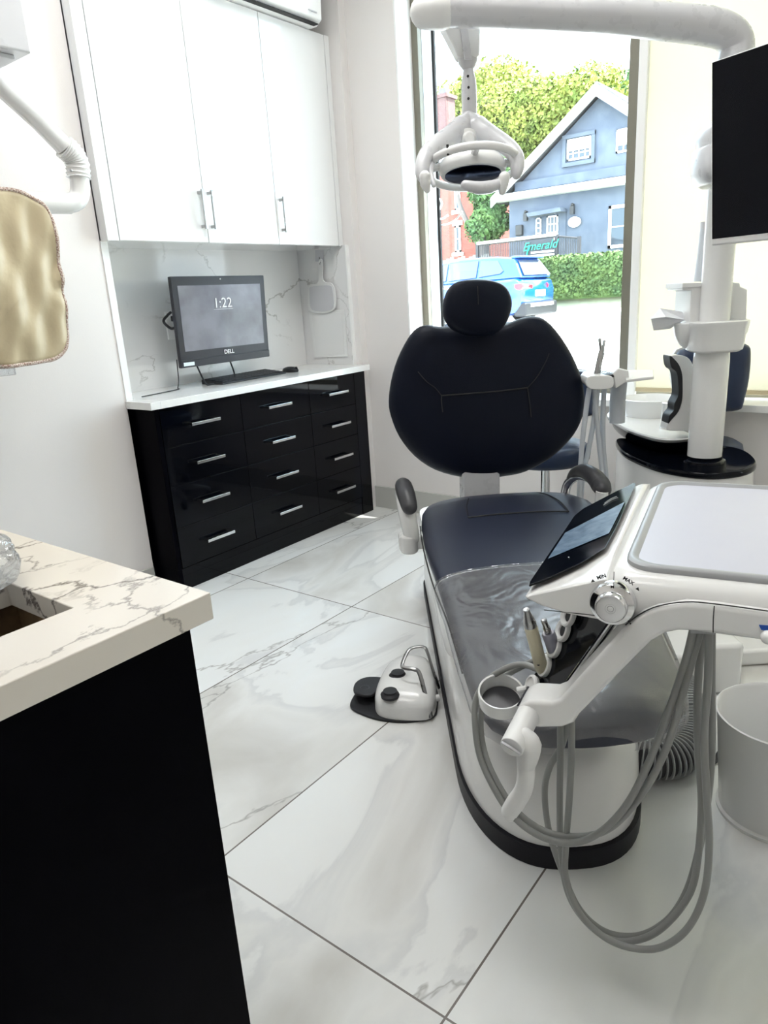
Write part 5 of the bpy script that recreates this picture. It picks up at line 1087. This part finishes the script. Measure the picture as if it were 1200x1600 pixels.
for q in ([(-12.335,24.850,3.571)][0], [(-10.588,24.850,3.605)][0]):
    q = Vector(q)
    obj('wall_lantern', MB().box(tuple(q-Vector((.07, .05, .14))), tuple(q+Vector((.07, .05, .12)))).box(tuple(q+Vector((-.02, .02, .1))), tuple(q+Vector((.02, .15, .2)))).ball(q+Vector((0, 0, .16)), .06, 8), M['lamp'], t)
q = Vector([(-12.613,24.950,3.154)][0]); obj('letter_box', MB().box(tuple(q-Vector((.13, .1, .18))), tuple(q+Vector((.13, .05, .18)))), M['lamp'], t, bevel=.03)
q = Vector([(-10.531,24.950,3.216)][0]); obj('oval_plaque', MB().lathe(q, (0, -1, 0), [(.001, 0), (.17, 0), (.17, .04), (.001, .04)], 24, 1.35), M['winw'], t)

# ramp railing with banner
t = thing('ramp_railing', 'black iron railing with emerald-lettered banner beside the house entrance', 'railing', 'W', (-11, 22.5, .95))
R0, R1, R2 = Vector([(-12.958,22.500,2.646)][0]), Vector([(-10.084,22.500,2.661)][0]), Vector([(-9.343,22.500,2.535)][0])
rl = MB(); n_b = 46
rl.tube([R0, R1], .03, 6, 1).tube([R1, R2], .03, 6, 1)
for i in range(n_b+1):
    f = i/n_b; p = R0*(1-f)+R1*f; rl.box((p.x-.012, p.y-.012, .95), (p.x+.012, p.y+.012, p.z))
for i in range(1, 14):
    f = i/13; p = R1*(1-f)+R2*f; rl.box((p.x-.012, p.y-.012, .95), (p.x+.012, p.y+.012, p.z))
for p in (R0, R1, R2): rl.box((p.x-.05, p.y-.05, .9), (p.x+.05, p.y+.05, p.z+.05))
obj('iron_bars', rl, M['iron'], t, smooth=False)
obj('hand_rail', MB().tube([R0+Vector((0, -.03, .05)), R1+Vector((0, -.03, .05))], .045, 8, 1), M['winw'], t, label='white top rail')
bq = [(-11.143,22.400,2.603),(-10.169,22.400,2.629),(-10.163,22.400,1.998),(-11.145,22.400,2.034)]
bn_ = obj('banner', MB().prism(bq, (0, .03, 0)), M['sign'], t, smooth=False)
bcen = Vector([(-10.608,22.360,2.419)][0])
sub('banner_lettering', MB().text('Emerald', bcen, (1, 0, .02), (0, 0, 1), .36, .01, shear=.35, bold=.0).tube([bcen+Vector((-.36, 0, .05)), bcen+Vector((-.44, 0, -.25)), bcen+Vector((-.30, 0, -.35))], .025, 6), M['green'], bn_, smooth=False)
for z_ in (-.19, -.29):
    sub('banner_small_print', MB().box(tuple(bcen+Vector((-.30, 0, z_-.03))), tuple(bcen+Vector((.50, .01, z_+.03)))), M['greyp'], bn_, smooth=False)
# red brick building
t = thing('brick_building', 'red brick building with white-framed windows at the left of the window view', 'building', 'W', (-20.6, 29, 1.0))
BY = 27.0
bx = [(-18.718,27.000,6.579),(-15.498,27.000,6.098)]; 
obj('walls', MB().box((-25.0, BY, .8), (bx[1][0], BY+4, 6.1)), M['brick'], t, smooth=False)
obj('roof', MB().hull([(-25.2, BY-.2, 6.1), (bx[1][0]+.2, BY-.2, 6.1), (-25.2, BY+4.2, 6.1), (bx[1][0]+.2, BY+4.2, 6.1), (-24, BY+2, 6.9), (bx[1][0]-1.2, BY+2, 6.9)]), M['roofm'], t, smooth=False)
for a in ('u', 'l'):
    q = [(-16.552,27.000,5.617),(-16.292,27.000,4.360)] if a == 'u' else [(-16.589,27.000,3.781),(-16.316,27.000,2.736)]
    w_ = win(t, q[0], q[1], BY, (1, 2), .08)
    x0, x1 = q[0][0], q[1][0]
    sub('stone_sill', MB().box((x0-.12, BY-.12, q[1][2]-.14), (x1+.12, BY, q[1][2])).box((x0-.10, BY-.06, q[0][2]), (x1+.10, BY, q[0][2]+.18)), M['winw'], w_)
ch = [(-18.532,29.000,9.046),(-17.891,29.000,8.924),(-18.721,29.000,4.948)]
cm_ = obj('chimney', MB().box((ch[0][0], 28.7, 5.8), (ch[1][0], 29.4, ch[0][2])), M['brickc'], t, smooth=False)
sub('chimney_cap', MB().box((ch[0][0]-.08, 28.62, ch[0][2]), (ch[1][0]+.08, 29.48, ch[0][2]+.14)), M['brickc'], cm_)
sub('chimney_pot', MB().box((ch[0][0]+.18, 28.9, ch[0][2]+.14), (ch[1][0]-.14, 29.2, ch[0][2]+.40)), M['roofm'], cm_)
# board fence behind the car
t = thing('board_fence', 'pale upright board fence behind the blue car', 'fence', 'W', (-16, 23.5, .95))
fb = MB(); q0 = [(-15.333,23.500,2.535)][0][0]; q1 = [(-12.922,23.500,2.469)][0][0]; n_f = int((q1-q0)/.16)
for i in range(n_f): fb.box((q0+i*.16, 23.5, .95), (q0+i*.16+.13, 23.54, 2.35+.05*math.sin(i*2.1)))
obj('boards', fb, M['fencem'], t, smooth=False)
obj('rails', MB().box((q0, 23.54, 1.3), (q1, 23.6, 1.4)).box((q0, 23.54, 2.0), (q1, 23.6, 2.1)), M['fencem'], t)

# blue car, parked along the far kerb, tail to the right
t = thing('blue_car', 'bright blue estate-like SUV parked across the road, tail towards the hedge', 'car', 'W', (-10.1, 16.0, .33))
cx1 = -7.60; CL = 4.5; cy0, cy1 = 15.15, 16.95; cz0 = .34
def prof(pts, z=0): return [(cx1-CL+CL*a, 0, cz0+b) for a, b in pts]
body = [(0.0, .40), (.0, .70), (.03, .80), (.12, .88), (.26, .95), (.34, 1.0), (.96, 1.04), (.985, .98), (1.0, .80), (.998, .45), (.97, .28), (.9, .22), (.1, .22), (.03, .26)]
def ringz(P, y, inset):
    c = Vector((cx1-CL/2, 0, cz0+.6)); return [(c.x+(p[0]-c.x)*(1-inset*.5), y, c.z+(p[2]-c.z)*(1-inset)) for p in P]
Bp = prof(body)
obj('car_body', MB().loft([ringz(Bp, cy0, .16), ringz(Bp, cy0+.05, .05), ringz(Bp, cy0+.16, 0), ringz(Bp, cy1-.16, 0), ringz(Bp, cy1-.05, .05), ringz(Bp, cy1, .16)]), M['carblue'], t, bevel=.02, ang=35)
cab = [(.30, .98), (.43, 1.42), (.50, 1.52), (.62, 1.57), (.82, 1.55), (.925, 1.49), (.985, 1.04)]
Cp = prof(cab)
def rc_(P, y, k): c = cz0+.98; return [(p[0], y + (k*(p[2]-c)*.38), p[2]) for p in P]
obj('cabin', MB().loft([rc_(Cp, cy0+.10, 1), rc_(Cp, cy1-.10, -1)]), M['carblue'], t, bevel=.05, ang=35)
def sidewin(pts):
    P = prof(pts); c = cz0+.98; return [(p[0], cy0+.088+(p[2]-c)*.38, p[2]) for p in P]
for nm, pts in (('side_window', [(.37, 1.05), (.45, 1.38), (.535, 1.47), (.535, 1.08)]), ('side_window', [(.55, 1.08), (.55, 1.475), (.72, 1.485), (.72, 1.11)]), ('side_window', [(.735, 1.115), (.735, 1.48), (.835, 1.45), (.875, 1.22), (.86, 1.16)])):
    obj(nm, MB().prism(sidewin(pts), (0, -.012, .003)), M['pane'], t, smooth=False)
rw = prof([(.932, 1.43), (.981, 1.10)])
obj('rear_window', MB().add([(rw[0][0]+.03, cy0+.36, rw[0][2]), (rw[0][0]+.03, cy1-.36, rw[0][2]), (rw[1][0]+.03, cy1-.22, rw[1][2]), (rw[1][0]+.03, cy0+.22, rw[1][2])], [(0, 1, 2, 3)]), M['pane'], t, smooth=False, solid=.02)
obj('rear_spoiler', MB().box((rw[0][0]-.12, cy0+.28, rw[0][2]+.05), (rw[0][0]+.12, cy1-.28, rw[0][2]+.10)), M['carblue'], t, bevel=.02)
for sg in (0, 1):
    ya, yb = (cy0-.008, cy0+.50) if sg == 0 else (cy1-.50, cy1+.008)
    obj('tail_lamp', MB().hull([(cx1-.40, cy0+.02 if sg == 0 else cy1-.02, cz0+.90), (cx1-.02, ya+.02, cz0+.92), (cx1-.06, ya+.03, cz0+.78), (cx1+.012, ya+.06, cz0+.86), (cx1+.014, yb if sg == 0 else ya, cz0+.88), (cx1+.014, yb if sg == 0 else ya, cz0+.80), (cx1-.30, cy0+.0 if sg == 0 else cy1, cz0+.82)]), M['red'], t, bevel=.01)
obj('number_plate', MB().box((cx1+.005, 15.8, cz0+.62), (cx1+.02, 16.3, cz0+.76)), M['winw'], t)
obj('rear_bumper', MB().box((cx1-.25, cy0+.05, cz0+.20), (cx1+.06, cy1-.05, cz0+.50)), M['rubber'], t, bevel=.05)
obj('exhaust_trim', MB().box((cx1+.055, cy0+.3, cz0+.40), (cx1+.07, cy1-.3, cz0+.47)), M['winw'], t)
for wx in (cx1-CL*.18, cx1-CL*.80):
    for wy in (cy0-.01, cy1-.21):
        w_ = obj('wheel', MB().lathe((wx, wy, cz0+.34), (0, 1, 0), [(.001, 0), (.20, 0), (.24, .01), (.33, .02), (.345, .05), (.345, .17), (.33, .20), (.001, .22)], 32), M['tyre'], t)
        sub('rim', MB().lathe((wx, wy-.006, cz0+.34), (0, 1, 0), [(.001, 0), (.06, .0), (.19, -.004), (.22, .004), (.22, .02), (.001, .02)], 24), M['steel'], w_)
obj('door_handle', MB().box((cx1-CL*.47, cy0-.03, cz0+.90), (cx1-CL*.43, cy0+.02, cz0+.93)).box((cx1-CL*.27, cy0-.03, cz0+.92), (cx1-CL*.23, cy0+.02, cz0+.95)), M['winw'], t)
